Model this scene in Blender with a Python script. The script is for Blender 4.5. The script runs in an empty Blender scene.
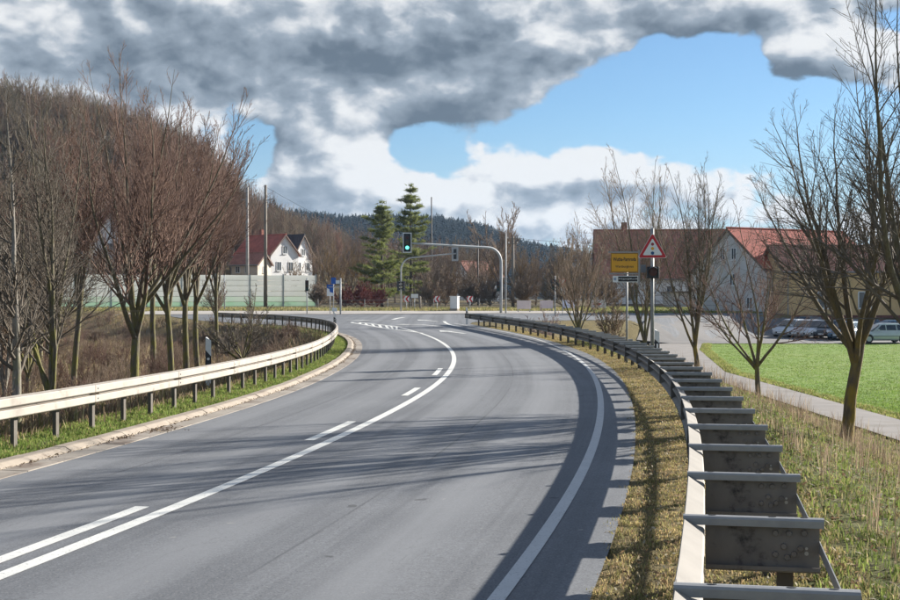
import bpy, bmesh, math, random
import numpy as np
from mathutils import Vector, Matrix, noise as mnoise

sc = bpy.context.scene
col = sc.collection
rad = math.radians

# ------------------------------------------------------------------ camera
F = 1300.0          # focal length in pixels of a 900 px wide picture
HC = 2.1            # eye height above the road
cam_data = bpy.data.cameras.new('camera')
cam = bpy.data.objects.new('camera', cam_data)
col.objects.link(cam)
cam.location = (0, 0, HC)
cam.rotation_euler = (rad(90), 0, 0)
cam_data.sensor_width = 36.0
cam_data.lens = 36.0 * F / 900.0
cam_data.clip_start = 0.05
cam_data.clip_end = 6000
sc.camera = cam

# ------------------------------------------------------------------ sun, sky
SUN_EL, SUN_AZ = 19.5, 55.0      # azimuth measured from the view direction (+Y) towards +X
sd = Vector((math.sin(rad(SUN_AZ)) * math.cos(rad(SUN_EL)), math.cos(rad(SUN_AZ)) * math.cos(rad(SUN_EL)), math.sin(rad(SUN_EL))))
sun_data = bpy.data.lights.new('sun', 'SUN')
sun_data.energy = 5.0
sun_data.angle = rad(0.5)
sun_data.color = (1.0, 0.95, 0.88)
sun = bpy.data.objects.new('sun', sun_data)
col.objects.link(sun)
sun.rotation_euler = sd.to_track_quat('Z', 'Y').to_euler()
sun.location = (40, 30, 30)

sc.view_settings.view_transform = 'Standard'
sc.view_settings.look = 'None'
sc.view_settings.gamma = 1.0
sc.view_settings.use_curve_mapping = False
sc.view_settings.exposure = 1.33
sc.render.resolution_x, sc.render.resolution_y = 1024, 683
sc.render.engine = 'CYCLES'

class NT:
    """small helper to write node trees as expressions"""
    def __init__(s, tree): s.t = tree; s.n = tree.nodes; s.l = tree.links
    def node(s, kind, **kw):
        n = s.n.new(kind)
        for k, v in kw.items(): setattr(n, k, v)
        return n
    def put(s, sock, v):
        if isinstance(v, bpy.types.NodeSocket): s.l.new(v, sock)
        elif v is not None: sock.default_value = v
    def m(s, op, a, b=None, c=None, clamp=False):
        n = s.node('ShaderNodeMath', operation=op); n.use_clamp = clamp
        for i, v in enumerate((a, b, c)):
            if v is not None: s.put(n.inputs[i], v)
        return n.outputs[0]
    def add(s, a, b): return s.m('ADD', a, b)
    def sub(s, a, b): return s.m('SUBTRACT', a, b)
    def mul(s, a, b): return s.m('MULTIPLY', a, b)
    def comb(s, x, y, z):
        n = s.node('ShaderNodeCombineXYZ')
        for i, v in enumerate((x, y, z)): s.put(n.inputs[i], v)
        return n.outputs[0]
    def sep(s, v):
        n = s.node('ShaderNodeSeparateXYZ'); s.put(n.inputs[0], v); return n.outputs
    def noise(s, vec, scale, detail=5, rough=0.55, dist=0.0, out='Fac'):
        n = s.node('ShaderNodeTexNoise'); s.put(n.inputs['Vector'], vec)
        n.inputs['Scale'].default_value = scale; n.inputs['Detail'].default_value = detail
        n.inputs['Roughness'].default_value = rough; n.inputs['Distortion'].default_value = dist
        return n.outputs[out]
    def step(s, v, a, b, lo=0.0, hi=1.0):
        n = s.node('ShaderNodeMapRange', interpolation_type='SMOOTHSTEP')
        s.put(n.inputs[0], v); s.put(n.inputs[1], a); s.put(n.inputs[2], b); s.put(n.inputs[3], lo); s.put(n.inputs[4], hi)
        return n.outputs[0]
    def mix(s, f, a, b, blend='MIX'):
        n = s.node('ShaderNodeMix', data_type='RGBA', blend_type=blend)
        s.put(n.inputs['Factor'], f)
        for k, v in (('A', a), ('B', b)):
            sock = [i for i in n.inputs if i.name == k and i.type == 'RGBA'][0]
            s.put(sock, (*v, 1) if isinstance(v, tuple) and len(v) == 3 else v)
        return [o for o in n.outputs if o.type == 'RGBA'][0]
    def mapping(s, vec, scale=(1, 1, 1), loc=(0, 0, 0)):
        n = s.node('ShaderNodeMapping'); s.put(n.inputs[0], vec)
        n.inputs['Scale'].default_value = scale; n.inputs['Location'].default_value = loc
        return n.outputs[0]

def make_world():
    w = bpy.data.worlds.new('World'); sc.world = w; w.use_nodes = True
    N = NT(w.node_tree); N.n.clear()
    out = N.node('ShaderNodeOutputWorld'); bg = N.node('ShaderNodeBackground')
    bg.inputs['Strength'].default_value = 0.1
    N.l.new(bg.outputs[0], out.inputs[0])
    sky = N.node('ShaderNodeTexSky', sky_type='NISHITA')
    sky.sun_disc = False; sky.sun_elevation = rad(SUN_EL); sky.sun_rotation = rad(SUN_AZ)
    sky.altitude = 300; sky.air_density = 1.0; sky.dust_density = 0.3; sky.ozone_density = 2.5
    d = N.node('ShaderNodeTexCoord').outputs['Generated']
    x, y, z = N.sep(d)
    az = N.m('ARCTAN2', x, y)
    el = N.m('ARCSINE', z)
    def px(u, v):
        return math.atan2(u - 450, F), math.atan((300 - v) / math.hypot(F, u - 450))
    def blobs(az, el, items):
        tot = None
        for u, v, su, sv, a in items:
            ca, ce = px(u, v)
            qa = N.mul(N.sub(az, ca), F / su); qe = N.mul(N.sub(el, ce), F / sv)
            g = N.mul(N.m('EXPONENT', N.mul(N.add(N.mul(qa, qa), N.mul(qe, qe)), -1.0)), a)
            tot = g if tot is None else N.add(tot, g)
        return tot
    # banks of cloud and gaps of blue where the photograph has them; the same broken cloud goes on round the sky
    shape = [(120, 20, 330, 95, .8), (420, 40, 190, 72, .75), (560, 35, 100, 40, .5), (330, 140, 62, 44, .85), (455, 104, 62, 18, .75), (490, 82, 50, 20, .4),
             (590, 165, 55, 26, .72), (530, 182, 70, 18, .62), (690, 176, 80, 22, .5), (440, 196, 60, 14, .5), (805, 55, 48, 24, .95), (870, 45, 50, 34, .4), (740, 6, 130, 18, .75),
             (350, 185, 70, 20, .6), (150, 150, 150, 40, .2), (480, 222, 300, 22, .42),
             (600, 112, 130, 34, -.8), (670, 85, 85, 50, -.75), (755, 125, 75, 45, -.75), (425, 150, 36, 26, -.95), (255, 148, 24, 40, -.9), (650, 55, 60, 20, -.45), (735, 60, 30, 26, -.5), (880, 150, 60, 50, -.3)]
    def billow(v, k, w):
        n = N.node('ShaderNodeTexVoronoi', feature='SMOOTH_F1', voronoi_dimensions='2D'); N.put(n.inputs['Vector'], v)
        n.inputs['Scale'].default_value = k; n.inputs['Smoothness'].default_value = .35
        return N.mul(N.sub(.42, n.outputs['Distance']), w)
    def density(az, el):
        v0 = N.comb(az, N.mul(el, 1.5), 0.37)
        wx = N.sub(N.noise(v0, 26.0, 3, .5), .5); wy = N.sub(N.noise(N.mapping(v0, (1, 1, 1), (4.2, 1.7, 0)), 26.0, 3, .5), .5)
        v = N.comb(N.add(az, N.mul(wx, .035)), N.add(N.mul(el, 1.5), N.mul(wy, .035)), 0.37)
        n1 = N.noise(v0, 9.0, 7, .55, .3)
        n2 = N.noise(v, 34.0, 9, .58)
        bl = N.add(billow(v, 22.0, .34), billow(v, 52.0, .22))
        return N.add(N.add(N.add(N.mul(N.sub(n1, .5), 1.3), N.mul(N.sub(n2, .5), .72)), bl), N.add(blobs(az, el, shape), .06))
    D = density(az, el)
    D2 = density(N.add(az, .010), N.add(el, .013))
    alpha = N.step(D, .04, .28)
    relief = N.sub(D, D2)                          # lit where the cloud thins towards the sun
    dark = blobs(az, el, [(230, 48, 270, 58, .8), (430, 50, 120, 44, .5), (90, 60, 160, 60, .15), (690, 2, 140, 20, 1.1), (850, 0, 110, 20, .9), (540, 0, 160, 16, .5), (200, 8, 150, 14, .3), (800, 72, 50, 14, .8), (455, 106, 55, 14, .95), (590, 184, 90, 12, .5),
                          (305, 150, 30, 22, .3), (295, 18, 26, 28, -.9), (60, 95, 120, 25, .1), (30, 10, 120, 30, -.25), (560, 48, 70, 20, -.35), (370, 20, 50, 18, -.3)])
    thick = N.step(D, .45, 1.35)
    nz = N.noise(N.comb(az, N.mul(el, 2.2), 5.1), 7.5, 6, .52, .4)
    dk = N.add(N.add(N.mul(thick, .34), N.mul(dark, .78)), N.add(N.mul(N.sub(nz, .5), 1.2), N.mul(relief, -1.75)))
    dk = N.m('MAXIMUM', N.add(dk, .10), 0.0)
    white = (3.4, 3.45, 3.5); grey = (.50, .66, .86)
    cl = N.mix(N.step(dk, 0.0, .8), white, (1.42, 1.68, 1.98)); cl = N.mix(N.step(dk, .45, 1.6), cl, grey)
    blue = N.mix(1.0, sky.outputs[0], (.36, .44, .51), 'MULTIPLY')
    # the air pales towards the horizon
    pale = N.step(el, 0.0, .15, .6, 0.0)
    blue = N.mix(pale, blue, (1.9, 2.3, 2.8))
    c = N.mix(alpha, blue, cl)
    below = N.step(z, -.02, 0.0)
    c = N.mix(below, (.5, .5, .45), c)
    N.l.new(c, bg.inputs['Color'])
    w.cycles.sampling_method = 'MANUAL'; w.cycles.sample_map_resolution = 512
make_world()

# ------------------------------------------------------------------ tagging and mesh helpers
def tag(o, label=None, cat=None, group=None, kind=None):
    if label: o['label'] = label
    if cat: o['category'] = cat
    if group: o['group'] = group
    if kind: o['kind'] = kind
    return o
def empty(name, loc=(0, 0, 0), rz=0.0, label=None, cat=None, group=None):
    o = bpy.data.objects.new(name, None); col.objects.link(o)
    o.location = loc; o.rotation_euler = (0, 0, rz); o.empty_display_size = .2
    return tag(o, label, cat, group)
def link(name, me, parent=None, mat=None):
    o = bpy.data.objects.new(name, me); col.objects.link(o)
    if parent is not None: o.parent = parent
    if mat is not None and not me.materials: me.materials.append(mat)
    return o
def copy_tree(o, parent=None):
    c = o.copy(); col.objects.link(c); c.parent = parent
    for ch in o.children: copy_tree(ch, c)
    return c

class MB:
    """collects verts / faces, builds one mesh"""
    def __init__(s): s.v = []; s.f = []; s.mi = []; s.uv = None
    def quad(s, a, b, c, d, m=0):
        i = len(s.v); s.v += [tuple(a), tuple(b), tuple(c), tuple(d)]; s.f.append((i, i+1, i+2, i+3)); s.mi.append(m)
    def poly(s, pts, m=0):
        i = len(s.v); s.v += [tuple(p) for p in pts]; s.f.append(tuple(range(i, i+len(pts)))); s.mi.append(m)
    def box(s, c, size, M=None, m=0):
        cx, cy, cz = c; sx, sy, sz = (k/2 for k in size)
        P = [Vector((cx+a*sx, cy+b*sy, cz+d*sz)) for d in (-1, 1) for b in (-1, 1) for a in (-1, 1)]
        if M is not None: P = [M @ p for p in P]
        i = len(s.v); s.v += [tuple(p) for p in P]
        for f in ((0,2,3,1),(4,5,7,6),(0,1,5,4),(2,6,7,3),(0,4,6,2),(1,3,7,5)):
            s.f.append(tuple(i+k for k in f)); s.mi.append(m)
    def bar(s, p0, p1, w, h, m=0):
        p0 = Vector(p0); p1 = Vector(p1); d = p1-p0; L = d.length; d.normalize()
        up = Vector((0, 0, 1)) if abs(d.z) < .95 else Vector((0, 1, 0))
        sx = d.cross(up).normalized(); uz = sx.cross(d)
        M = Matrix.Translation((p0+p1)/2) @ Matrix((sx, d, uz)).transposed().to_4x4()
        s.box((0, 0, 0), (w, L, h), M, m)
    def tube(s, pts, r, n=8, cap=True, m=0):
        pts = [Vector(p) for p in pts]
        rs = r if isinstance(r, (list, tuple)) else [r]*len(pts)
        i0 = len(s.v); ref = None
        for k, p in enumerate(pts):
            d = (pts[min(k+1, len(pts)-1)] - pts[max(k-1, 0)]).normalized()
            if ref is None: ref = Vector((1, 0, 0)) if abs(d.x) < .8 else Vector((0, 0, 1))
            a = (ref - d*ref.dot(d)).normalized(); b = d.cross(a); ref = a
            for j in range(n):
                t = 2*math.pi*j/n
                s.v.append(tuple(p + (a*math.cos(t)+b*math.sin(t))*rs[k]))
        for k in range(len(pts)-1):
            for j in range(n):
                s.f.append((i0+k*n+j, i0+k*n+(j+1) % n, i0+(k+1)*n+(j+1) % n, i0+(k+1)*n+j)); s.mi.append(m)
        if cap:
            s.f.append(tuple(i0+j for j in reversed(range(n)))); s.mi.append(m)
            s.f.append(tuple(i0+(len(pts)-1)*n+j for j in range(n))); s.mi.append(m)
    def loft(s, rings, closed=True, cap=True, m=0):
        i0 = len(s.v); n = len(rings[0])
        for r in rings: s.v += [tuple(p) for p in r]
        for k in range(len(rings)-1):
            for j in range(n if closed else n-1):
                s.f.append((i0+k*n+j, i0+k*n+(j+1) % n, i0+(k+1)*n+(j+1) % n, i0+(k+1)*n+j)); s.mi.append(m)
        if cap and closed:
            s.f.append(tuple(i0+j for j in reversed(range(n)))); s.mi.append(m)
            s.f.append(tuple(i0+(len(rings)-1)*n+j for j in range(n))); s.mi.append(m)
    def mesh(s, name, mats, smooth=False):
        me = bpy.data.meshes.new(name); me.from_pydata(s.v, [], s.f)
        for mt in (mats if isinstance(mats, (list, tuple)) else [mats]): me.materials.append(mt)
        if any(s.mi): me.polygons.foreach_set('material_index', s.mi)
        if smooth: me.polygons.foreach_set('use_smooth', [True]*len(s.f))
        me.update(); return me
    def build(s, name, mats, parent=None, smooth=False, bevel=0.0, recalc=True):
        me = s.mesh(name, mats, smooth)
        if recalc or bevel:
            bm = bmesh.new(); bm.from_mesh(me)
            if bevel:
                bmesh.ops.remove_doubles(bm, verts=bm.verts, dist=1e-5)
                es = [e for e in bm.edges if len(e.link_faces) == 2 and e.calc_face_angle(0) > .5]
                bmesh.ops.bevel(bm, geom=es, offset=bevel, segments=2, profile=.5, affect='EDGES')
            bmesh.ops.recalc_face_normals(bm, faces=bm.faces)
            bm.to_mesh(me); bm.free()
        return link(name, me, parent)
def np_mesh(name, V, quads=None, tris=None, mat=None, uv=None, smooth=False, colors=None):
    me = bpy.data.meshes.new(name)
    nq = 0 if quads is None else len(quads); nt = 0 if tris is None else len(tris)
    loops = np.concatenate([a.ravel() for a in (quads, tris) if a is not None and len(a)]).astype(np.int32)
    start = np.concatenate([np.arange(nq)*4, nq*4+np.arange(nt)*3]).astype(np.int32)
    me.vertices.add(len(V)); me.vertices.foreach_set('co', np.asarray(V, np.float32).ravel())
    me.loops.add(len(loops)); me.loops.foreach_set('vertex_index', loops)
    me.polygons.add(nq+nt); me.polygons.foreach_set('loop_start', start)
    if uv is not None:
        l = me.uv_layers.new(name='UVMap'); l.data.foreach_set('uv', np.asarray(uv, np.float32)[loops].ravel())
    if colors is not None:
        a = me.color_attributes.new('tint', 'FLOAT_COLOR', 'POINT'); a.data.foreach_set('color', np.asarray(colors, np.float32).ravel())
    if smooth: me.polygons.foreach_set('use_smooth', np.ones(nq+nt, bool))
    if mat is not None: me.materials.append(mat)
    me.update(calc_edges=True); me.validate()
    return me

# ------------------------------------------------------------------ materials
MATS = {}
def mat(name, c1, c2=None, scale=6.0, rough=.7, metal=0.0, bump=0.0, bscale=None, detail=6, stretch=(1, 1, 1), spec=.4, dirt=None, emit=None, coord='Object', vary=None):
    if name in MATS: return MATS[name]
    M = bpy.data.materials.new(name); M.use_nodes = True; N = NT(M.node_tree)
    b = N.n['Principled BSDF']; b.inputs['Roughness'].default_value = rough; b.inputs['Metallic'].default_value = metal
    b.inputs['Specular IOR Level'].default_value = spec
    tc = N.node('ShaderNodeTexCoord').outputs[coord]
    v = N.mapping(tc, stretch)
    colr = None
    if c2 is not None:
        f = N.step(N.noise(v, scale, detail, .6), .3, .7)
        colr = N.mix(f, c1, c2)
        if dirt:
            dc, ds, lo, hi = dirt
            g = N.step(N.noise(N.mapping(tc, (1, 1, 1), (3.1, 7.7, 1.3)), ds, 7, .65), lo, hi)
            colr = N.mix(g, colr, dc)
        if vary:                                  # every instance a little different in hue and tone
            r_ = N.node('ShaderNodeObjectInfo').outputs['Random']
            colr = N.mix(N.step(r_, .1, .9, 0, .75), colr, vary); colr = N.mix(N.step(N.m('FRACT', N.mul(r_, 7.3)), .2, .9, 0, .45), colr, (.05, .04, .035))
        N.l.new(colr, b.inputs['Base Color'])
    else: b.inputs['Base Color'].default_value = (*c1, 1)
    if bump:
        bn = N.node('ShaderNodeBump'); bn.inputs['Strength'].default_value = bump; bn.inputs['Distance'].default_value = .02
        N.l.new(N.noise(v, bscale or scale*3, 6, .6), bn.inputs['Height']); N.l.new(bn.outputs[0], b.inputs['Normal'])
    if emit:
        b.inputs['Emission Color'].default_value = (*emit[:3], 1); b.inputs['Emission Strength'].default_value = emit[3]
    MATS[name] = M
    return M
def let_through(N, b, f):
    """thin leaves pass part of the light"""
    tl = N.node('ShaderNodeBsdfTranslucent'); mx = N.node('ShaderNodeMixShader'); mx.inputs[0].default_value = f
    N.l.new(b.inputs['Base Color'].links[0].from_socket, tl.inputs['Color']); N.l.new(b.outputs[0], mx.inputs[1]); N.l.new(tl.outputs[0], mx.inputs[2]); N.l.new(mx.outputs[0], N.n['Material Output'].inputs['Surface'])
def tint_mat(name, rough=.8, sss=0.0, var=.25, scale=3.0):
    """colour from the mesh's own colour attribute, varied by a noise and per object"""
    if name in MATS: return MATS[name]
    M = bpy.data.materials.new(name); M.use_nodes = True; N = NT(M.node_tree); b = N.n['Principled BSDF']
    at = N.node('ShaderNodeAttribute', attribute_name='tint').outputs['Color']
    tc = N.node('ShaderNodeTexCoord').outputs['Object']
    f = N.noise(tc, scale, 4, .6)
    k = N.step(f, .25, .75, 1-var, 1+var)
    c = N.node('ShaderNodeVectorMath', operation='SCALE'); N.l.new(at, c.inputs[0]); N.put(c.inputs['Scale'], k)
    N.l.new(c.outputs[0], b.inputs['Base Color'])
    b.inputs['Roughness'].default_value = rough; b.inputs['Specular IOR Level'].default_value = .2
    let_through(N, b, .4)
    MATS[name] = M
    return M

galv = mat('galvanised_steel', (.33, .33, .32), (.26, .26, .255), 5, .55, .35, .05, 40, dirt=((.2, .19, .17), 3.0, .55, .8))
beam_mat = mat('weathered_beam', (.36, .32, .27), (.305, .27, .225), 2.2, .62, .1, .04, 30, dirt=((.17, .14, .11), 3.3, .50, .78))
post_mat = mat('barrier_post', (.12, .105, .085), (.085, .07, .055), 5, .7, .2, dirt=((.10, .08, .06), 9, .5, .7))
spacer_mat = mat('dirty_spacer', (.225, .20, .17), (.165, .145, .125), 4, .75, .15, .06, 40, dirt=((.045, .04, .036), 5.5, .56, .72), stretch=(1, 1, .5))
concrete = mat('pale_concrete', (.36, .305, .24), (.29, .24, .185), 2.5, .85, 0, .12, 60, dirt=((.17, .13, .095), 2.6, .54, .72))
gutter_mat = mat('gutter_concrete', (.33, .29, .24), (.25, .215, .175), 1.6, .85, 0, .12, 50, dirt=((.16, .12, .09), 1.3, .5, .66))
pave = mat('pavement', (.44, .40, .35), (.34, .31, .27), .8, .9, 0, .05, 30, dirt=((.25, .22, .18), .35, .5, .75))
black_plastic = mat('black_plastic', (.018, .018, .02), (.03, .03, .032), 4, .5)
white_paint = mat('white_post', (.72, .72, .70), (.62, .62, .59), 7, .55, dirt=((.35, .32, .27), 8, .6, .8))
dark_hole = mat('dark_hole', (.012, .011, .01))
wood_pole = mat('wood_pole', (.26, .22, .17), (.18, .15, .12), 3, .85, 0, .1, 20, stretch=(3, 3, .3))

# ------------------------------------------------------------------ terrain functions
def zr(Y):
    """height of the road along the valley: level at first, then a slight rise to the junction"""
    Y = np.asarray(Y, float); s = .012
    t = np.clip((Y-35)/30, 0, 1)
    z = s*30*(t**3-t**4/2) + s*np.clip(Y-65, 0, 85)
    t = np.clip((Y-150)/60, 0, 1)
    return z + s*60*(t-t*t/2)*.6
YT = np.arange(2, 210, .05)
def G(u, v, h=0.0):
    """a pixel of the photograph -> the point it hits h above the road surface"""
    VV = 300+F*(HC-h-zr(YT))/YT
    y = float(np.interp(-v, -VV, YT))
    return ((u-450)/F*y, y)
def at(u, v, Y):
    return Vector(((u-450)/F*Y, Y, HC+(300-v)/F*Y))
def sst(t): t = np.clip(t, 0, 1); return t*t*(3-2*t)

PX = dict(
 center=[(0,580),(170,515),(250,480),(310,452),(380,420),(425,395),(445,382),(457,360),(454.4,352),(449,346),(442,341.7),(433,337),(423,333.3),(411,330.5),(400,327.5)],
 edge=[(512,600),(540,553),(568,516),(589,478.7),(600.7,441),(604,413),(601.6,390),(593.7,371),(575,355),(549,342.4),(528,336),(511,333),(500,331),(484,328)],
 asph=[(605,600),(624,544),(640,460),(638,413),(624,376),(596,355),(554,341),(533,336),(511,331.7),(484,327)],
 road=[(0,483),(75,459),(150,437.5),(240,412),(300,392.5),(358,360),(364.4,344),(360,339),(353,335.5),(344,332.8)])
def smooth_curve(pts, ext0=None, ext1=None, n=400, it=60):
    P = np.array(list(ext0 or [])+list(pts)+list(ext1 or []), float)
    s = np.concatenate([[0], np.cumsum(np.hypot(*np.diff(P, axis=0).T))])
    m = max(60, int(s[-1]/.25)); t = np.linspace(0, s[-1], m)
    Q = np.stack([np.interp(t, s, P[:, 0]), np.interp(t, s, P[:, 1])], 1)
    for _ in range(it*8):
        Q[1:-1] += .25*(Q[:-2]-2*Q[1:-1]+Q[2:])*1.9
    return Q
def ext_near(p, q, Y):   # straight on behind the camera
    k = (q[0]-p[0])/(q[1]-p[1]); return [(p[0]+k*(Y-p[1])-.002*(Y-p[1])**2*.5, Y)]
W = {k: [G(*p) for p in v] for k, v in PX.items()}
c_center = smooth_curve(W['center'], [(-6.2, -3), (-4.1, 6.4)])
c_edge = smooth_curve(W['edge'], [(-2.9, -4), (-.4, 5.4)], [(1.1, 84.5), (.3, 90)])
c_asph = smooth_curve(W['asph'], [(-2.0, -4), (.25, 5.4)], [(1.35, 89)])
c_road = smooth_curve(W['road'], [(-9.2, -4), (-7.3, 4.5), (-6.1, 10)], [(-7.6, 78), (-10, 85)])
rail_l = smooth_curve([G(u, v, .75) for u, v in [(0,399),(225,364),(300,347),(320,341),(331,333.2),(339,326.3),(339.8,322.6)]],
                      [(-10.6, -2), (-7.9, 8)], [(-6.9, 73.2), (-9.0, 80), (-12.2, 86), (-16.5, 90.5)], it=80)
rail_r = smooth_curve([G(u, v, .75) for u, v in [(680,588),(693,513),(697,467),(697,441),(695,423),(692,407),(688,397),(684,388),(677,380),(655,362),(640,351),(600,336),(560,327),(520,320.5),(480,315.5)]],
                      [(-.55, -1.5), (.3, 2.4)], [(1.0, 87.5)])
def fx(curve):           # x as a function of y
    o = np.argsort(curve[:, 1]); cx, cy = curve[o, 0], curve[o, 1]
    return lambda y: np.interp(y, cy, cx)
xl_rail, xr_rail = fx(rail_l), fx(rail_r)
def XL(y):
    y = np.asarray(y, float)
    base = np.where(y < 3, rail_l[0, 0]+(y-rail_l[0, 1])*.27, xl_rail(y))
    return np.where(y > 85, np.interp(y, [85, 92, 100, 112, 126, 134], [-11.7, -18.5, -23, -27, -32, -60]), base)
def XR(y):
    y = np.asarray(y, float)
    base = np.where(y < 0, rail_r[0, 0]+(y-rail_r[0, 1])*.25, xr_rail(y))
    return np.where(y > 87, np.interp(y, [87, 94, 102, 114, 128], [1.0, 6, 14, 24, 40]), base)
hill_x = [-900, -300, -200, -130, -104, -81, -62, -50, -41, -30, -14, 8, 60, 900]
hill_z = [70, 62, 52, 46, 43, 39, 31, 19, 12, 8, 4, 1, 0, 0]
def hgt(x, y):
    x = np.asarray(x, float); y = np.asarray(y, float)
    z0 = zr(y)
    zf = np.interp(y, [0, 55, 96, 112, 130, 165], [-1.3, -1.25, -1.22, -1.0, -.1, .7])
    zl = np.interp(y, [0, 60, 95, 135, 160], [-1.0, -1.0, -.9, .5, .9])
    s = x-(XR(y)+1.35); s2 = (XL(y)-.75)-x
    z = z0 - (z0-zf)*sst(s/4.2)*(s > 0) - (z0-zl)*sst(s2/3.5)*(s2 > 0)
    rough = np.sin(x*.9+np.sin(y*.35))*np.sin(y*.7+x*.2)*.07
    z = z + rough*sst((s2-1)/4)*(s2 > 0)
    hb = np.interp(x, hill_x, hill_z)
    z = z + hb*sst((y-171)/135.)*np.where(y > 306, 1-.2*sst((y-306)/300), 1)
    return z

# ------------------------------------------------------------------ ground
def ground_material():
    M = bpy.data.materials.new('ground_cover'); M.use_nodes = True; N = NT(M.node_tree); b = N.n['Principled BSDF']
    tc = N.node('ShaderNodeTexCoord').outputs['Object']
    at_ = N.node('ShaderNodeAttribute', attribute_name='tint').outputs['Color']
    n1 = N.noise(tc, .9, 8, .65); n2 = N.noise(tc, 14, 6, .7); n3 = N.noise(tc, 60, 3, .6)
    c = N.mix(N.step(n1, .35, .65, .0, .55), at_, (.13, .105, .05))
    c = N.mix(N.step(n2, .45, .7, 0, .6), c, (.05, .042, .022))
    c = N.mix(N.step(n3, .55, .75, 0, .55), c, (.22, .18, .10))
    N.l.new(c, b.inputs['Base Color']); b.inputs['Roughness'].default_value = .95; b.inputs['Specular IOR Level'].default_value = .1
    bn = N.node('ShaderNodeBump'); bn.inputs['Strength'].default_value = .8; bn.inputs['Distance'].default_value = .05
    N.l.new(N.add(n2, N.mul(n3, .5)), bn.inputs['Height']); N.l.new(bn.outputs[0], b.inputs['Normal'])
    return M
def axis(segs):
    out = [segs[0][0]]
    for a, b, d in segs:
        n = max(1, round((b-a)/d)); out += list(a+(b-a)*np.arange(1, n+1)/n)
    return np.array(out)
fx_road, fx_asph, fx_cen = fx(c_road), fx(c_asph), fx(c_center)
def road_l(y): return np.where(y > 84, np.interp(y, [84, 90, 98, 108, 122], [-9.6, -14.5, -19, -23, -27]), fx_road(y))
def road_r(y): return np.where(y > 88.5, np.interp(y, [88.5, 93, 96, 101, 122], [1.36, 1.6, 4, 18, 38]), fx_asph(y))
pL = lambda y: np.interp(y, [2, 31, 60, 86, 98], [9.2, 10.7, 11.1, 13.5, 15]); pR = lambda y: np.interp(y, [2, 31, 60, 86, 98], [11.4, 12.5, 12.7, 16.5, 19])
def make_ground():
    xs = axis([(-900, -300, 60), (-300, -120, 9), (-120, -16, 2.6), (-16, 17, .4), (17, 60, 2.2), (60, 300, 15), (300, 900, 60)])
    ys = axis([(-30, 2, 2), (2, 40, .4), (40, 100, .8), (100, 180, 2), (180, 320, 4), (320, 700, 20), (700, 2400, 170)])
    X, Y = np.meshgrid(xs, ys); Z = hgt(X, Y)
    on_road = (X > road_l(Y)) & (X < road_r(Y)) & (Y < 121.5)
    on_lot = (Y > 97.6) & (Y < 113) & (X > np.interp(Y, [97.5, 122], [14, 22])) | (X > pL(Y)) & (X < pR(Y)) & (Y > 3) & (Y < 98)
    Z = Z - .03*on_road - .10*on_lot - .012
    V = np.stack([X, Y, Z], -1).reshape(-1, 3)
    ny, nx = X.shape; i = (np.arange(ny-1)[:, None]*nx+np.arange(nx-1)).ravel()
    q = np.stack([i, i+1, i+1+nx, i+nx], 1)
    dry = np.array([.20, .16, .075]); green = np.array([.09, .14, .03]); litter = np.array([.20, .145, .09]); far = np.array([.12, .095, .055])
    c = np.broadcast_to(dry, (*X.shape, 3)).copy()
    s2 = XL(Y)+.1-X
    w = (s2 > -1.9) & (s2 < .9) & (Y < 88); c[w] = green
    c[(s2 >= .9) & (Y < 165)] = litter
    c[Y > 165] = far
    s = X-(XR(Y)+.4)
    c[(s > 0) & (s < 2.6) & (Y < 60)] = (.10, .115, .035)
    C4 = np.concatenate([c.reshape(-1, 3), np.ones((len(V), 1))], 1)
    o = link('ground', np_mesh('ground', V, q, mat=ground_material(), colors=C4, smooth=True)); tag(o, kind='structure')
make_ground()

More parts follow.
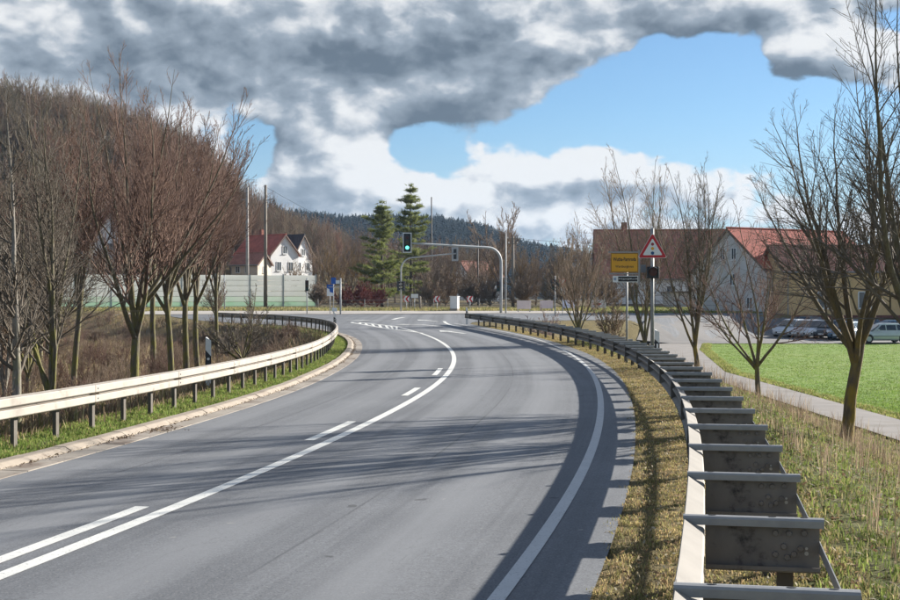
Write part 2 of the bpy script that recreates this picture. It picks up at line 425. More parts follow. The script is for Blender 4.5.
def asphalt_material(name, base=(.118, .124, .132), light=(.185, .192, .20), tracks=True):
    M = bpy.data.materials.new(name); M.use_nodes = True; N = NT(M.node_tree); b = N.n['Principled BSDF']
    uv = N.node('ShaderNodeTexCoord').outputs['UV']; ob = N.node('ShaderNodeTexCoord').outputs['Object']
    u, v, _ = N.sep(uv)
    big = N.noise(ob, .35, 5, .6); fine = N.noise(ob, 48, 4, .75); mid = N.noise(ob, 6, 6, .65)
    streak = N.noise(N.comb(N.mul(u, 2.6), N.mul(v, .035), 0), 1.0, 6, .6)
    streak2 = N.noise(N.comb(N.mul(u, 9.0), N.mul(v, .09), 3.0), 1.0, 4, .6)
    f = N.add(N.add(N.mul(big, .35), N.mul(streak, .55)), N.add(N.mul(streak2, .2), N.mul(mid, .12)))
    c = N.mix(N.step(f, .50, .72), base, light)
    c = N.mix(N.step(N.noise(ob, 16, 5, .7), .38, .64, 0, .40), c, (.085, .086, .088))
    c = N.mix(N.step(fine, .52, .70, 0, .8), c, (.27, .27, .265))
    c = N.mix(N.step(fine, .47, .30, 0, .8), c, (.03, .03, .031))
    if tracks:   # polished wheel tracks and the older seam beside the edge line
        for x0 in (-2.55, -.95, 1.0, 2.75):
            d = N.m('ABSOLUTE', N.sub(N.add(u, N.mul(N.sub(streak, .5), .25)), x0))
            c = N.mix(N.step(d, .5, .1, 0, .55), c, (.225, .23, .235))
    for x0 in ((-1.72, 1.86) if tracks else ()):      # sealed longitudinal joints
        d = N.m('ABSOLUTE', N.sub(N.add(u, N.mul(N.sub(mid, .5), .05)), x0))
        c = N.mix(N.mul(N.step(d, .022, .008, 0, .5), N.step(big, .4, .55)), c, (.045, .046, .048))
    for (s0, lo, hi, colr) in ((5.5, .73, .76, (.30, .29, .26)), (2.3, .72, .745, (.035, .034, .033))):
        c = N.mix(N.step(N.noise(ob, s0, 2, .5), lo, hi, 0, .6), c, colr)
    # tar-sealed cracks
    cr = N.m('ABSOLUTE', N.sub(N.noise(N.comb(N.mul(u, .9), N.mul(v, .16), 7.0), 1.0, 7, .55), .5))
    c = N.mix(N.step(cr, .0025, .0006, 0, .18), c, (.04, .04, .04))
    N.l.new(c, b.inputs['Base Color']); b.inputs['Roughness'].default_value = .78; b.inputs['Specular IOR Level'].default_value = .35
    bn = N.node('ShaderNodeBump'); bn.inputs['Strength'].default_value = .35; bn.inputs['Distance'].default_value = .006
    N.l.new(fine, bn.inputs['Height']); N.l.new(bn.outputs[0], b.inputs['Normal'])
    return M
asphalt = asphalt_material('road_asphalt')
def make_road():
    ys = axis([(-3.9, 90, .5), (90, 122, .8)]); nc = 25
    V, UV = [], []
    t = np.linspace(0, 1, nc)
    for y in ys:
        a, b = float(road_l(y)), float(road_r(y)); x = a+(b-a)*t
        z = hgt(x, np.full(nc, y)) + .0
        V.append(np.stack([x, np.full(nc, y), z], 1)); UV.append(np.stack([x-fx_cen(min(y, 80)), np.full(nc, y)], 1))
    V = np.concatenate(V); UV = np.concatenate(UV)
    i = (np.arange(len(ys)-1)[:, None]*nc+np.arange(nc-1)).ravel()
    q = np.stack([i, i+1, i+1+nc, i+nc], 1)
    return tag(link('road', np_mesh('road', V, q, mat=asphalt, uv=UV, smooth=True)), kind='structure')
road = make_road()

# painted markings, worn by a noise that lets the asphalt through
def paint_material(name, base, wear=.25):
    M = bpy.data.materials.new(name); M.use_nodes = True; N = NT(M.node_tree); b = N.n['Principled BSDF']
    ob = N.node('ShaderNodeTexCoord').outputs['Object']
    n = N.noise(ob, 35, 6, .7); n2 = N.noise(ob, 2.5, 5, .6)
    c = N.mix(N.step(n2, .35, .7, 0, .3), base, tuple(k*.72 for k in base))
    c = N.mix(N.step(n, .56, .68, 0, .75*wear*4 if wear*4 < 1.3 else 1), c, (.14, .14, .14))
    N.l.new(c, b.inputs['Base Color']); b.inputs['Roughness'].default_value = .65
    return M
line_paint = paint_material('line_paint', (.72, .71, .65), .3)
shaded_line_paint = paint_material('shaded_line_paint', (.52, .52, .50), .3)  # greyer copy of the line paint; the barrier's shade is put into its colour
def arclen(c): return np.concatenate([[0], np.cumsum(np.hypot(*np.diff(c, axis=0).T))])
def frame_at(c, s, S=None):
    S = arclen(c) if S is None else S
    x = np.interp(s, S, c[:, 0]); y = np.interp(s, S, c[:, 1]); e = .3
    dx = np.interp(s+e, S, c[:, 0])-np.interp(s-e, S, c[:, 0]); dy = np.interp(s+e, S, c[:, 1])-np.interp(s-e, S, c[:, 1])
    L = np.hypot(dx, dy); return x, y, dx/L, dy/L           # left normal = (-dy, dx)
def ribbon(name, curve, s0, s1, off, width, material, dz=.006, step=.5, parent=None):
    S = arclen(curve); n = max(2, int((s1-s0)/step)+1); s = np.linspace(s0, s1, n)
    x, y, tx, ty = frame_at(curve, s, S)
    a, b = off-width/2, off+width/2
    L = np.stack([x-ty*b, y+tx*b], 1); R = np.stack([x-ty*a, y+tx*a], 1)
    V = np.empty((2*n, 3)); V[0::2, :2] = L; V[1::2, :2] = R; V[:, 2] = hgt(V[:, 0], V[:, 1])+dz
    i = np.arange(n-1)*2; q = np.stack([i, i+1, i+3, i+2], 1)
    return link(name, np_mesh(name, V, q, mat=material), parent)
SC = arclen(c_center)
def s_at_y(c, y): o = arclen(c); return float(np.interp(y, c[:, 1], o))
ribbon('centre_line', c_center, .5, SC[-1], 0, .155, line_paint, parent=road)
for v0, v1 in ((569, 508), (441, 422), (396, 388), (375.5, 368.5)):       # broken line left of the solid one
    y0, y1 = G(450, v0)[1], G(450, v1)[1]
    ribbon('lane_dash', c_center, s_at_y(c_center, y0), s_at_y(c_center, y1), .33, .15, line_paint, parent=road)
ribbon('lane_dash', c_center, .5, 2.5, .33, .15, line_paint, parent=road)
ribbon('edge_line', c_edge, .3, arclen(c_edge)[-1], 0, .125, shaded_line_paint, parent=road)
def flat_poly(name, pts, material, dz=.006, parent=road):
    m = MB(); m.poly([(x, y, float(hgt(x, y))+dz) for x, y in pts]); return m.build(name, material, parent, recalc=False)
def path_ribbon(name, pts, w, material=line_paint, dz=.006):
    c = smooth_curve(pts, it=3); return ribbon(name, c, 0, arclen(c)[-1], 0, w, material, dz, .4, road)
# splitter island painted at the junction
hl = [G(400, 327.5), G(385, 326), G(366, 324.2), G(352, 322.6)]
hu = [G(400, 326.9), G(385, 323.6), G(366, 321.3), G(352, 321.4)]
path_ribbon('island_line', [G(423, 333.3), G(405, 330.6), G(390, 329.3), G(372, 326), G(352, 322.8)], .2)
path_ribbon('island_line', [G(400, 327), G(384, 325.2), G(366, 323.2), G(354, 321.8), G(351, 321.9), G(352, 322.8)], .2)
for k in range(7):
    t0 = .08+k*.13
    lo = np.array([G(400, 329.9), G(390, 328.9), G(372, 325.8), G(354, 322.9)]); up = np.array([G(398, 327), G(384, 325.2), G(366, 323.2), G(354, 322)])
    def ev(A, t): q = np.clip(t, 0, 1)*(len(A)-1); i = min(int(q), len(A)-2); return A[i]+(A[i+1]-A[i])*(q-i)
    flat_poly('hatch_bar', [ev(lo, t0), ev(lo, t0+.055), ev(up, t0-.02), ev(up, t0-.075)], line_paint)
path_ribbon('turning_line', [G(444, 321.3), G(446, 323.3), G(452, 325.6), G(462, 326.8)], .22)
path_ribbon('turning_line', [G(393, 319.6), G(398, 318.2), G(404, 317.4)], .3)
def arrow(u, v, rz, kind):
    x, y = G(u, v); c, s = math.cos(rz), math.sin(rz)
    def tr(p): return (x+p[0]*c-p[1]*s, y+p[0]*s+p[1]*c)
    r = empty('lane_arrow', (0, 0, 0)); r.parent = road
    flat_poly('arrow_shaft', [tr(p) for p in ((-.12, -2.5), (.12, -2.5), (.12, .4), (-.12, .4))], line_paint, .006, r)
    if kind == 's': flat_poly('arrow_head', [tr(p) for p in ((-.55, .4), (.55, .4), (0, 2.4))], line_paint, .010, r)
    else:
        flat_poly('arrow_bend', [tr(p) for p in ((.12, .4), (.12, .75), (-.8, 1.6), (-.8, 1.15), (-.12, .4))], line_paint, .010, r)
        flat_poly('arrow_head', [tr(p) for p in ((-.8, .7), (-.8, 2.1), (-1.7, 1.4))], line_paint, .010, r)
arrow(451.5, 332, .30, 's'); arrow(425, 325, .34, 'l'); arrow(427, 320.6, .34, 's'); arrow(371, 320.5, 1.0, 's')

# ------------------------------------------------------------------ kerb and gutter along the left edge
def kerb_pieces():
    S = arclen(c_road); total = S[-1]
    kerb = tag(bpy.data.objects.new('kerb', None), kind='structure'); col.objects.link(kerb)
    rng = random.Random(4)
    s = s_at_y(c_road, 9.0)
    while s < total-1:
        e = min(s+.985, total)
        def ring(o, z):                       # quad of points at offset o (to the left) and height z
            return [(s, o, z), (e, o, z)]
        def world(p):
            x, y, tx, ty = frame_at(c_road, p[0], S); X = x-ty*p[1]; Y = y+tx*p[1]
            return (float(X), float(Y), float(zr(Y))+p[2])
        j = rng.uniform(-.008, .008); jz = rng.uniform(-.006, .006)
        prof = [(.34+j, -.06), (.34+j, .03+jz), (.42+j, .075+jz), (.45+j, .08+jz), (.60+j, .08+jz), (.60+j, -.06)]
        m = MB(); m.loft([[world((q, o, z)) for o, z in prof] for q in (s, (s+e)/2, e)]); m.build('kerb_stone', concrete, kerb)
        jz = rng.uniform(-.004, .003)
        prof = [(-.02, -.05), (-.02, .010+jz), (.325, .016+jz), (.325, -.05)]
        m = MB(); m.loft([[world((q, o, z)) for o, z in prof] for q in (s, (s+e)/2, e)]); m.build('gutter_slab', gutter_mat, kerb)
        s += 1.0
kerb_pieces()

def sheet(name, xy_rows, material, dz, kind='structure'):
    V, nc = [], len(xy_rows[0])
    for r in xy_rows:
        for x, y in r: V.append((x, y, float(hgt(x, y))+dz))
    i = (np.arange(len(xy_rows)-1)[:, None]*nc+np.arange(nc-1)).ravel()
    me = np_mesh(name, np.array(V), np.stack([i, i+1, i+1+nc, i+nc], 1), mat=material, smooth=True, uv=np.array(V)[:, :2])
    return tag(link(name, me), kind=kind)
def rows(xa, xb, ys, n): return [[(float(xa(y))+(float(xb(y))-float(xa(y)))*k/(n-1), y) for k in range(n)] for y in ys]
path_mat = mat('path_surface', (.25, .225, .20), (.20, .18, .16), .9, .9, 0, .1, 50, dirt=((.17, .15, .12), .5, .5, .75))
lot_mat = mat('lot_surface', (.185, .175, .165), (.15, .14, .13), .5, .9, 0, .06, 30, dirt=((.20, .185, .165), .25, .5, .7))
field_mat = mat('field_grass', (.165, .25, .05), (.22, .28, .075), .35, .9, 0, .35, 12, dirt=((.13, .14, .05), 1.8, .55, .8), spec=.1)
sheet('footpath', rows(pL, pR, axis([(2, 100, 1)]), 5), path_mat, .03)
sheet('field', rows(lambda y: pR(y)+.55, lambda y: 95, axis([(2, 97, 1)]), 16), field_mat, .02)
sheet('parking_lot', rows(lambda y: np.interp(y, [97.5, 122], [14, 22]), lambda y: 110, axis([(97.5, 113.5, 1)]), 40), lot_mat, .045)
sheet('far_pavement', rows(lambda y: -30, lambda y: np.interp(y, [116, 121, 131], [-16, 12, 13.5]), axis([(116, 131, .8)]), 24), pave, .035)

# ------------------------------------------------------------------ crash barriers
WP = [(.000, .155), (.012, .158), (.030, .150), (.078, .136), (.083, .128), (.083, .030), (.080, .024), (.006, .018), (.000, .012),
      (.000, -.012), (.006, -.018), (.080, -.024), (.083, -.030), (.083, -.128), (.078, -.136), (.030, -.150), (.012, -.158), (.000, -.155)]
WR = [(.0, .150), (-.006, .158), (-.014, .154), (-.118, .098), (-.124, .085), (-.118, .06), (-.03, .02), (-.022, .008),
      (-.022, -.008), (-.03, -.02), (-.118, -.06), (-.124, -.085), (-.118, -.098), (-.014, -.150), (-.006, -.158), (.0, -.150)]
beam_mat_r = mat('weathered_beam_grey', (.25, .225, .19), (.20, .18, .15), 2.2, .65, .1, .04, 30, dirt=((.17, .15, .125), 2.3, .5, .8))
def beam_ring(x, y, tx, ty, side, zc, extra=0.0):
    """closed ring of the W profile; side=+1 bulges to the left of the direction of travel"""
    W_ = WP if side < 0 else WR
    front = [(n+.003+extra, z) for n, z in W_]; back = [(n-.001+extra, z-.004) for n, z in reversed(W_)]
    z0 = float(zr(y))
    return [(x-ty*n*side, y+tx*n*side, z0+zc+z) for n, z in front+back]
def barrier(curve, side, s0, s1, seg, parent, zc=.595, dz=0.0):
    S = arclen(curve); s = s0
    rng = random.Random(int(s1*10))
    while s < s1-.5:
        e = min(s+seg, s1); n = max(3, int((e-s)/.6)+1)
        m = MB(); ss = np.linspace(s-.0, e+.16 if e < s1 else e, n)
        rings = []
        for k, q in enumerate(ss):
            x, y, tx, ty = (float(a) for a in frame_at(curve, q, S))
            rings.append(beam_ring(x, y, tx, ty, side, zc, 0.0045 if k == 0 else (-.0 if k < n-1 else -.001)))
        m.loft(rings)
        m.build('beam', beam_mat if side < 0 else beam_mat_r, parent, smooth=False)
        x, y, tx, ty = (float(a) for a in frame_at(curve, s+.09, S))       # bolt heads at the lap joint
        b = MB()
        for zo in (.08, -.08, 0):
            nn = (.088 if zo else .004) if side < 0 else -.03
            c0 = Vector((x-ty*nn*side, y+tx*nn*side, float(zr(y))+zc+zo)); c1 = c0+Vector((-ty*side, tx*side, 0))*.014
            b.tube([c0, c1], [.017, .012], 7)
        tag(b.build('bolt', galv, parent), kind='stuff')
        s = e
def c_post(p, tx, ty, side, h0, h1, wide=.10, deep=.055, material=post_mat, parent=None):
    """rolled C-section post, web across the road"""
    t = .006; out = [(0, 0), (wide, 0), (wide, t), (t, t), (t, deep-t), (wide, deep-t), (wide, deep), (0, deep)]
    x, y, z = p; m = MB(); rings = []
    for h in (h0, h1):
        rings.append([(x+tx*(a-wide/2)+ty*b*side, y+ty*(a-wide/2)-tx*b*side, z+h) for a, b in out])
    m.loft(rings); return m.build('post', material, parent)

# left: beam straight on its posts (1.33 m apart), bending away at the junction
lb = empty('crash_barrier', (float(xl_rail(20)), 20, 0), 0, 'pale single beam crash barrier along the left grass verge beside the kerb', 'barrier', 'crash barriers along the road')
lb.location = (0, 0, 0)
SL = arclen(rail_l); s0 = s_at_y(rail_l, 13.0)
barrier(rail_l, -1, s0, SL[-1]-.5, 4.0, lb)
s = s0+.3
while s < SL[-1]-.5:
    x, y, tx, ty = (float(a) for a in frame_at(rail_l, s, SL))
    c_post((x+ty*-.004, y, float(zr(y))), tx, ty, -1, -.4, .70, .10, .06, post_mat, lb).location = (-ty*.066, tx*.066, 0)
    s += 1.33

# right: distance barrier, beam on spacers, posts set back, strap behind
rb = empty('crash_barrier', (0, 0, 0), 0, 'grey distance crash barrier with ladder like spacers running from the near right corner', 'barrier', 'crash barriers along the road')
SR = arclen(rail_r); a0 = s_at_y(rail_r, 6.12)
barrier(rail_r, 1, a0-4.0, SR[-1], 4.0, rb)
rng = random.Random(9)
k = -1
strap_pts = []
rail_bolt = MB(); rail_bolt.tube([(0, 0, 0), (0, .016, 0)], [.02, .016], 7)
bolt_me = rail_bolt.mesh('spacer_bolt', spacer_mat)
def spacer_mesh():
    """C channel 0.80 m long, open side to +y: web, rolled flange lips top and bottom"""
    m = MB(); L0, L1 = .16, .80
    prof = [(0, -.155), (.055, -.160), (.060, -.150), (.058, -.128), (.052, -.128), (.052, -.150), (.008, -.145), (.006, 0), (.008, .145), (.052, .150), (.052, .120), (.058, .120),
            (.062, .150), (.056, .162), (.03, .166), (0, .155)]
    # the lip faces the traffic coming towards us: -y here
    rings = []
    for xx in (L0-.03, L0, .4, L1, L1+.012):
        rings.append([(xx, -a, b) for a, b in prof])
    m.loft(rings); return m
sp = spacer_mesh(); sp_me = sp.mesh('spacer', spacer_mat)
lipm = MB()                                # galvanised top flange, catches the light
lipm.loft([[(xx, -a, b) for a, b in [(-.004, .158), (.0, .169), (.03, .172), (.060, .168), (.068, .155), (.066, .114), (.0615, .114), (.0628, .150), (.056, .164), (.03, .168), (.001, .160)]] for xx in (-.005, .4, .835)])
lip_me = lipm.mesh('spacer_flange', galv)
holes = MB()
for xx in (.17, .53, .72): holes.loft([[(xx+.018*math.cos(t)*1.3, -.03+.008*math.sin(t), z) for t in np.linspace(0, 2*math.pi, 9)[:-1]] for z in (.168, .1735)])
hole_me = holes.mesh('flange_hole', dark_hole)
web_b = MB()
for xx, zz in ((.55, .07), (.63, .07), (.72, .075), (.55, -.06), (.62, -.075), (.60, -.01), (.66, -.055), (.70, -.02)): web_b.tube([(xx, -.006, zz), (xx, -.022, zz)], [.021, .017], 7)
webb_me = web_b.mesh('web_bolt', spacer_mat)
wh = MB(); wh.tube([(.735, -.0065, -.05), (.735, -.0085, -.05)], .013, 8); wh.tube([(.735, -.0065, -.02), (.735, -.0085, -.02)], .009, 8)
wh_me = wh.mesh('web_hole', mat('pale_gap', (.45, .42, .36), rough=.9))
q = a0-2.0
while q < SR[-1]-.2:
    x, y, tx, ty = (float(v) for v in frame_at(rail_r, q, SR))
    z0 = float(zr(y))
    rz = math.atan2(-tx, ty)        # spacer's +x points to the right of the road
    M = Matrix.Translation((x, y, z0+.606+rng.uniform(-.004, .004))) @ Matrix.Rotation(rz+rng.uniform(-.012, .012), 4, 'Z')
    o = link('spacer', sp_me, rb); o.matrix_local = M
    f = link('spacer_flange', lip_me, o)
    if y < 40:
        [tag(link(nm_, me_, o), kind='stuff') for nm_, me_ in (('flange_hole', hole_me), ('web_bolt', webb_me), ('web_hole', wh_me))]
    nx, ny = ty, -tx
    strap_pts.append((x+nx*.812, y+ny*.812))
    c_post((x+nx*.56+tx*.055, y+ny*.56+ty*.055, z0), tx, ty, 1, -.6, .52, .05, .10, post_mat, rb)
    q += 2.0
m = MB(); sc_ = smooth_curve(strap_pts, it=1); SS = arclen(sc_); rings = []
for q in np.arange(0, SS[-1], 1.0):
    x, y, tx, ty = (float(v) for v in frame_at(sc_, q, SS)); z0 = float(zr(y))+.59
    sag = 0
    rings.append([(x+ty*a, y-tx*a, z0+b) for a, b in ((0, -.035), (0, .035), (.006, .035), (.006, -.035))])
m.loft(rings); m.build('rear_strap', galv, rb)

# ------------------------------------------------------------------ delineator posts
def delineator(name, x, y, z, h, rz, label, refl='dots'):
    r = empty(name, (x, y, z), rz, label, 'marker post', 'roadside marker posts')
    def prof(w, t): return [(-w, -t), (w, -t), (w*.6, t), (-w*.6, t)]
    def loft(z0a, z0b, z1a, z1b, w0, w1, mt, nm, off=0.0):
        m = MB(); P0 = prof(w0+off, .05+off); P1 = prof(w1+off, .05+off)
        m.loft([[(a, b, z0a if a < 0 else z0b) for a, b in P0], [(a, b, z1a if a < 0 else z1b) for a, b in P1]])
        return m.build(nm, mt, r)
    loft(0, 0, h*.52, h*.45, .075, .07, white_paint, 'post_shaft')
    loft(h*.52, h*.45, h*.80, h*.70, .071, .068, black_plastic, 'black_band', .002)
    loft(h*.80, h*.70, h, h*.95, .07, .066, white_paint, 'post_top')
    refl_m = mat('reflector', (.75, .75, .72), rough=.2)
    if refl == 'dots':
        for zz in (h*.55, h*.66):
            m = MB(); m.tube([(0, -.058, zz), (0, -.050, zz)], .032, 12); m.build('reflector', refl_m, r)
    else:
        m = MB(); m.box((.012, -.055, h*.62), (.05, .008, .19)); m.build('reflector', refl_m, r)
    return r
p = at(208.5, 362, 31.5); delineator('marker_post', p.x, p.y, -.35, 1.55, .1, 'white marker post with black band and two round reflectors behind the left barrier')
p = at(653.5, 345, 34.4); delineator('marker_post', p.x+.35, 36.0, .0, 1.28, -.2, 'white marker post with slanted black band beside the warning sign pole', 'bar')
x, y = G(339, 322.5); delineator('marker_post', -6.35, 71.5, float(zr(71.5)), 1.15, .4, 'small white marker post at the bend of the left barrier')
x, y = G(466, 313); delineator('marker_post', 1.15, 88.2, float(zr(88)), 1.15, -.1, 'small white marker post at the far end of the right barrier')

# ------------------------------------------------------------------ trees
def tubes(branches, sides):
    """branches: list of (points (k,3), radii (k,)); returns V, quads for open tubes"""
    Vs, Qs, off = [], [], 0
    ang = np.arange(sides)*2*math.pi/sides; ca, sa = np.cos(ang), np.sin(ang)
    for P, R in branches:
        k = len(P); T = np.gradient(P, axis=0); T /= np.linalg.norm(T, axis=1)[:, None]+1e-9
        ref = np.array([1., 0, 0]) if abs(T[0, 0]) < .8 else np.array([0, 0, 1.])
        A = ref-T*(T@ref)[:, None]; A /= np.linalg.norm(A, axis=1)[:, None]+1e-9; B = np.cross(T, A)
        ring = P[:, None]+(A[:, None]*ca[None, :, None]+B[:, None]*sa[None, :, None])*R[:, None, None]
        Vs.append(ring.reshape(-1, 3))
        i = (np.arange(k-1)[:, None]*sides); j = np.arange(sides); j2 = (j+1) % sides
        Qs.append(np.stack([i+j, i+j2, i+sides+j2, i+sides+j], -1).reshape(-1, 4)+off); off += k*sides
    return np.concatenate(Vs), np.concatenate(Qs)
def merge(parts):
    Vs, Qs, off = [], [], 0
    for V, Q in parts: Vs.append(V); Qs.append(Q+off); off += len(V)
    return np.concatenate(Vs), np.concatenate(Qs)
def gen_tree(seed, H, r0, fork=.28, nlead=4, lead=(.15, .55), nb=(12, 7, 5), ang=(.75, .7, .65), up=(.10, .06, .03), blen=(.5, .42, .4), tw=.0045, lean=(0, 0), low=.12, single=False, wob=.06, lbias=(0, 0)):
    """bare broadleaf tree as branch lists per order: 0 trunk, 1 leaders, 2.. branches and twigs"""
    rg = np.random.default_rng(seed); lv = [[] for _ in range(5)]
    def norm(v): return v/(np.linalg.norm(v)+1e-9)
    def line(p, d, L, ra, rb, n, trop, w):
        P = [p]; d = norm(d)
        for i in range(n):
            d = norm(d+rg.normal(0, w, 3)+np.array([0, 0, trop])); P.append(P[-1]+d*L/n)
        return np.array(P), rb+(ra-rb)*(1-np.linspace(0, 1, n+1))**1.25
    def point(B, t):
        P, R = B; q = t*(len(P)-1); i = min(int(q), len(P)-2); f = q-i
        return P[i]*(1-f)+P[i+1]*f, norm(P[i+1]-P[i]), R[i]*(1-f)+R[i+1]*f
    def off(d, a, phi):
        ref = np.array([0, 0, 1.]) if abs(d[2]) < .95 else np.array([1., 0, 0])
        s = norm(np.cross(d, ref)); u = np.cross(s, d)
        return norm(d*math.cos(a)+(s*math.cos(phi)+u*math.sin(phi))*math.sin(a))
    tr = line(np.zeros(3)-np.array([0, 0, .25]), np.array([lean[0], lean[1], 1.]), H*(1. if single else fork)+.25, r0*1.12, tw if single else r0*.82, 14 if single else 6, .04, wob*.6)
    tr[1][0] *= 1.35
    lv[0].append(tr)
    if single: lv[1] = []
    else:
        for i in range(nlead):
            a = rg.uniform(*lead) if i else rg.uniform(.03, lead[0]+.05); phi = 2*math.pi*(i+rg.uniform(-.3, .3))/nlead
            t = 1. if i < 2 else rg.uniform(.72, 1.)
            p, d, r = point(tr, t); L = H*(1-fork*t)*rg.uniform(.85, 1.0)*(1-.14*a)
            dd = norm(np.array([math.sin(a)*math.cos(phi)+lbias[0], math.sin(a)*math.sin(phi)+lbias[1], math.cos(a)]))
            lv[1].append(line(p, dd, L, r0*rg.uniform(.5, .68), tw*1.1, 10, up[0]*.6, wob))
    hosts = lv[0] if single else lv[1]
    def spawn(hosts, out, n, t0, a, bl, trop, seg, rf, minL):
        minL *= .6
        LBs = [np.linalg.norm(np.diff(B[0], axis=0), axis=1).sum() for B in hosts]; Lm = float(np.mean(LBs)) if LBs else 1.
        for B, LB in zip(hosts, LBs):
            k = int(round(n*rg.uniform(.75, 1.25)*min(1.8, (LB/Lm)**.8)))
            for j in range(k):
                t = t0+(1-t0)*((j+rg.uniform(0, 1))/k)
                p, d, r = point(B, min(t, .985))
                L = max(minL, LB*bl*(1.12-t)*rg.uniform(.65, 1.25))
                out.append(line(p, off(d, a*rg.uniform(.65, 1.2), rg.uniform(0, 2*math.pi)), L, max(tw, r*rf), tw*.75, seg, trop, wob*1.3))
    spawn(hosts, lv[2], nb[0], low, ang[0], blen[0], up[0], 6, .55, .25*H/8)
    spawn(lv[2]+([] if single else []), lv[3], nb[1], .12, ang[1], blen[1], up[1], 4, .6, .14*H/8)
    spawn(lv[3]+lv[2], lv[4], nb[2], .1, ang[2], blen[2], up[2], 2, .65, .09*H/8)
    return lv
def tree_meshes(name, lv, bark, twig):
    a = [tubes(lv[0], 10)]+([tubes(lv[1], 7)] if lv[1] else [])
    V, Q = merge(a); tm = np_mesh(name+'_trunk', V, Q, mat=bark, smooth=True)
    V, Q = merge([tubes(lv[2], 5), tubes(lv[3], 4), tubes(lv[4], 3)]); cm = np_mesh(name+'_crown', V, Q, mat=twig, smooth=True)
    return tm, cm
def one_mesh(name, lv, bark):
    P = [tubes(lv[0], 6)]+([tubes(lv[1], 5)] if lv[1] else [])+[tubes(lv[2], 4), tubes(lv[3], 3), tubes(lv[4], 3)]
    V, Q = merge(P); return np_mesh(name, V, Q, mat=bark, smooth=True)
def plant(name, meshes, x, y, z, rz, scale, label, group, cat='tree'):
    r = empty(name, (x, y, z), rz, label, cat, group); r.scale = (scale,)*3
    link('trunk', meshes[0], r); link('crown', meshes[1], r)
    return r
def bark_material(name, a, b_, moss, mz):
    """bark with lichen / moss in patches, thicker low on the stem as it grows there"""
    M = bpy.data.materials.new(name); M.use_nodes = True; N = NT(M.node_tree); b = N.n['Principled BSDF']
    ob = N.node('ShaderNodeTexCoord').outputs['Object']; x, y, z = N.sep(ob)
    n = N.noise(N.mapping(ob, (1, 1, .25)), 22, 6, .65); n2 = N.noise(N.mapping(ob, (1, 1, .4)), 5, 5, .65)
    c = N.mix(N.step(n, .35, .65), a, b_)
    g = N.mul(N.step(n2, .40, .62), N.step(z, mz, mz*.2, .12, .9))
    c = N.mix(g, c, moss)
    N.l.new(c, b.inputs['Base Color']); b.inputs['Roughness'].default_value = .9; b.inputs['Specular IOR Level'].default_value = .15
    bn = N.node('ShaderNodeBump'); bn.inputs['Strength'].default_value = .7; bn.inputs['Distance'].default_value = .03
    N.l.new(n, bn.inputs['Height']); N.l.new(bn.outputs[0], b.inputs['Normal'])
    return M
bark_orange = bark_material('bark_lichen', (.15, .115, .07), (.09, .075, .055), (.26, .185, .03), 2.8)
bark_green = bark_material('bark_moss', (.17, .145, .105), (.10, .085, .065), (.17, .16, .04), 5.0)
bark_grey = bark_material('bark_grey', (.28, .25, .215), (.16, .14, .12), (.19, .19, .08), 2.0)
twig_grey = mat('twig_grey', (.17, .145, .115), (.11, .09, .07), 2, .9, spec=.15)
twig_red = mat('twig_red', (.205, .132, .10), (.12, .075, .06), 1.5, .9, spec=.15)
twig_brown = mat('twig_brown', (.26, .195, .14), (.17, .125, .09), 1.5, .9, spec=.15)
wood_bark = mat('wood_bark', (.24, .165, .12), (.15, .105, .08), .25, .95, spec=.1, vary=(.22, .20, .13))
wood_bark2 = mat('wood_bark_pale', (.28, .215, .145), (.18, .14, .095), .25, .95, spec=.1, vary=(.27, .15, .11))

def gz(x, y): return float(hgt(x, y))
def stand(name, seedkw, u, Y, bark, twig, label, group, cat='tree', rz=0.0, x=None, dz=0.0):
    X = (u-450)/F*Y if x is None else x
    return plant(name, tree_meshes(name, gen_tree(**seedkw), bark, twig), X, Y, gz(X, Y)+dz, rz, 1.0, label, group, cat)
RG = 'bare trees along the footpath'
stand('bare_tree', dict(seed=3, H=8.0, r0=.125, fork=.26, nlead=9, lead=(.25, 1.0), nb=(14, 6, 4), blen=(.5, .58, .6), tw=.0034, up=(.10, .06, .03), ang=(.6, .7, .7), low=.15, wob=.075), 844, 26.5, bark_orange, twig_grey,
      'large bare tree with orange lichen on its trunk beside the footpath', RG, rz=.4)
stand('bare_tree', dict(seed=21, H=10.4, r0=.13, fork=.2, nlead=6, lead=(.12, .42), nb=(13, 6, 4), blen=(.42, .52, .55), tw=.0036, up=(.09, .05, .03), ang=(.6, .7, .7), wob=.075), 0, 23.0, bark_green, twig_grey,
      'tall bare tree at the right picture edge whose branches reach into the sky', RG, rz=1.0, x=8.5)
stand('bare_tree', dict(seed=8, H=6.6, r0=.09, fork=.2, nlead=7, lead=(.2, .9), nb=(12, 7, 4), blen=(.5, .42, .42), tw=.005, up=(.10, .06, .03), low=.2), 759, 42, bark_green, twig_red,
      'low wide bare tree with red twigs between path and barrier', RG)
stand('bare_tree', dict(seed=14, H=11.0, r0=.13, fork=.10, nlead=6, lead=(.08, .42), nb=(12, 6, 4), blen=(.5, .52, .52), tw=.007, up=(.12, .08, .04), ang=(.6, .7, .7)), 697, 62, bark_orange, twig_grey,
      'bare tree forking low into two orange stems right of the warning sign', RG, rz=.5)
stand('bare_tree', dict(seed=33, H=10.4, r0=.11, fork=.10, nlead=5, lead=(.06, .36), nb=(12, 6, 4), blen=(.5, .52, .52), tw=.007, up=(.14, .08, .04), ang=(.55, .7, .7)), 644, 60, bark_green, twig_brown,
      'slender bare tree with upright stems behind the yellow town sign', RG)
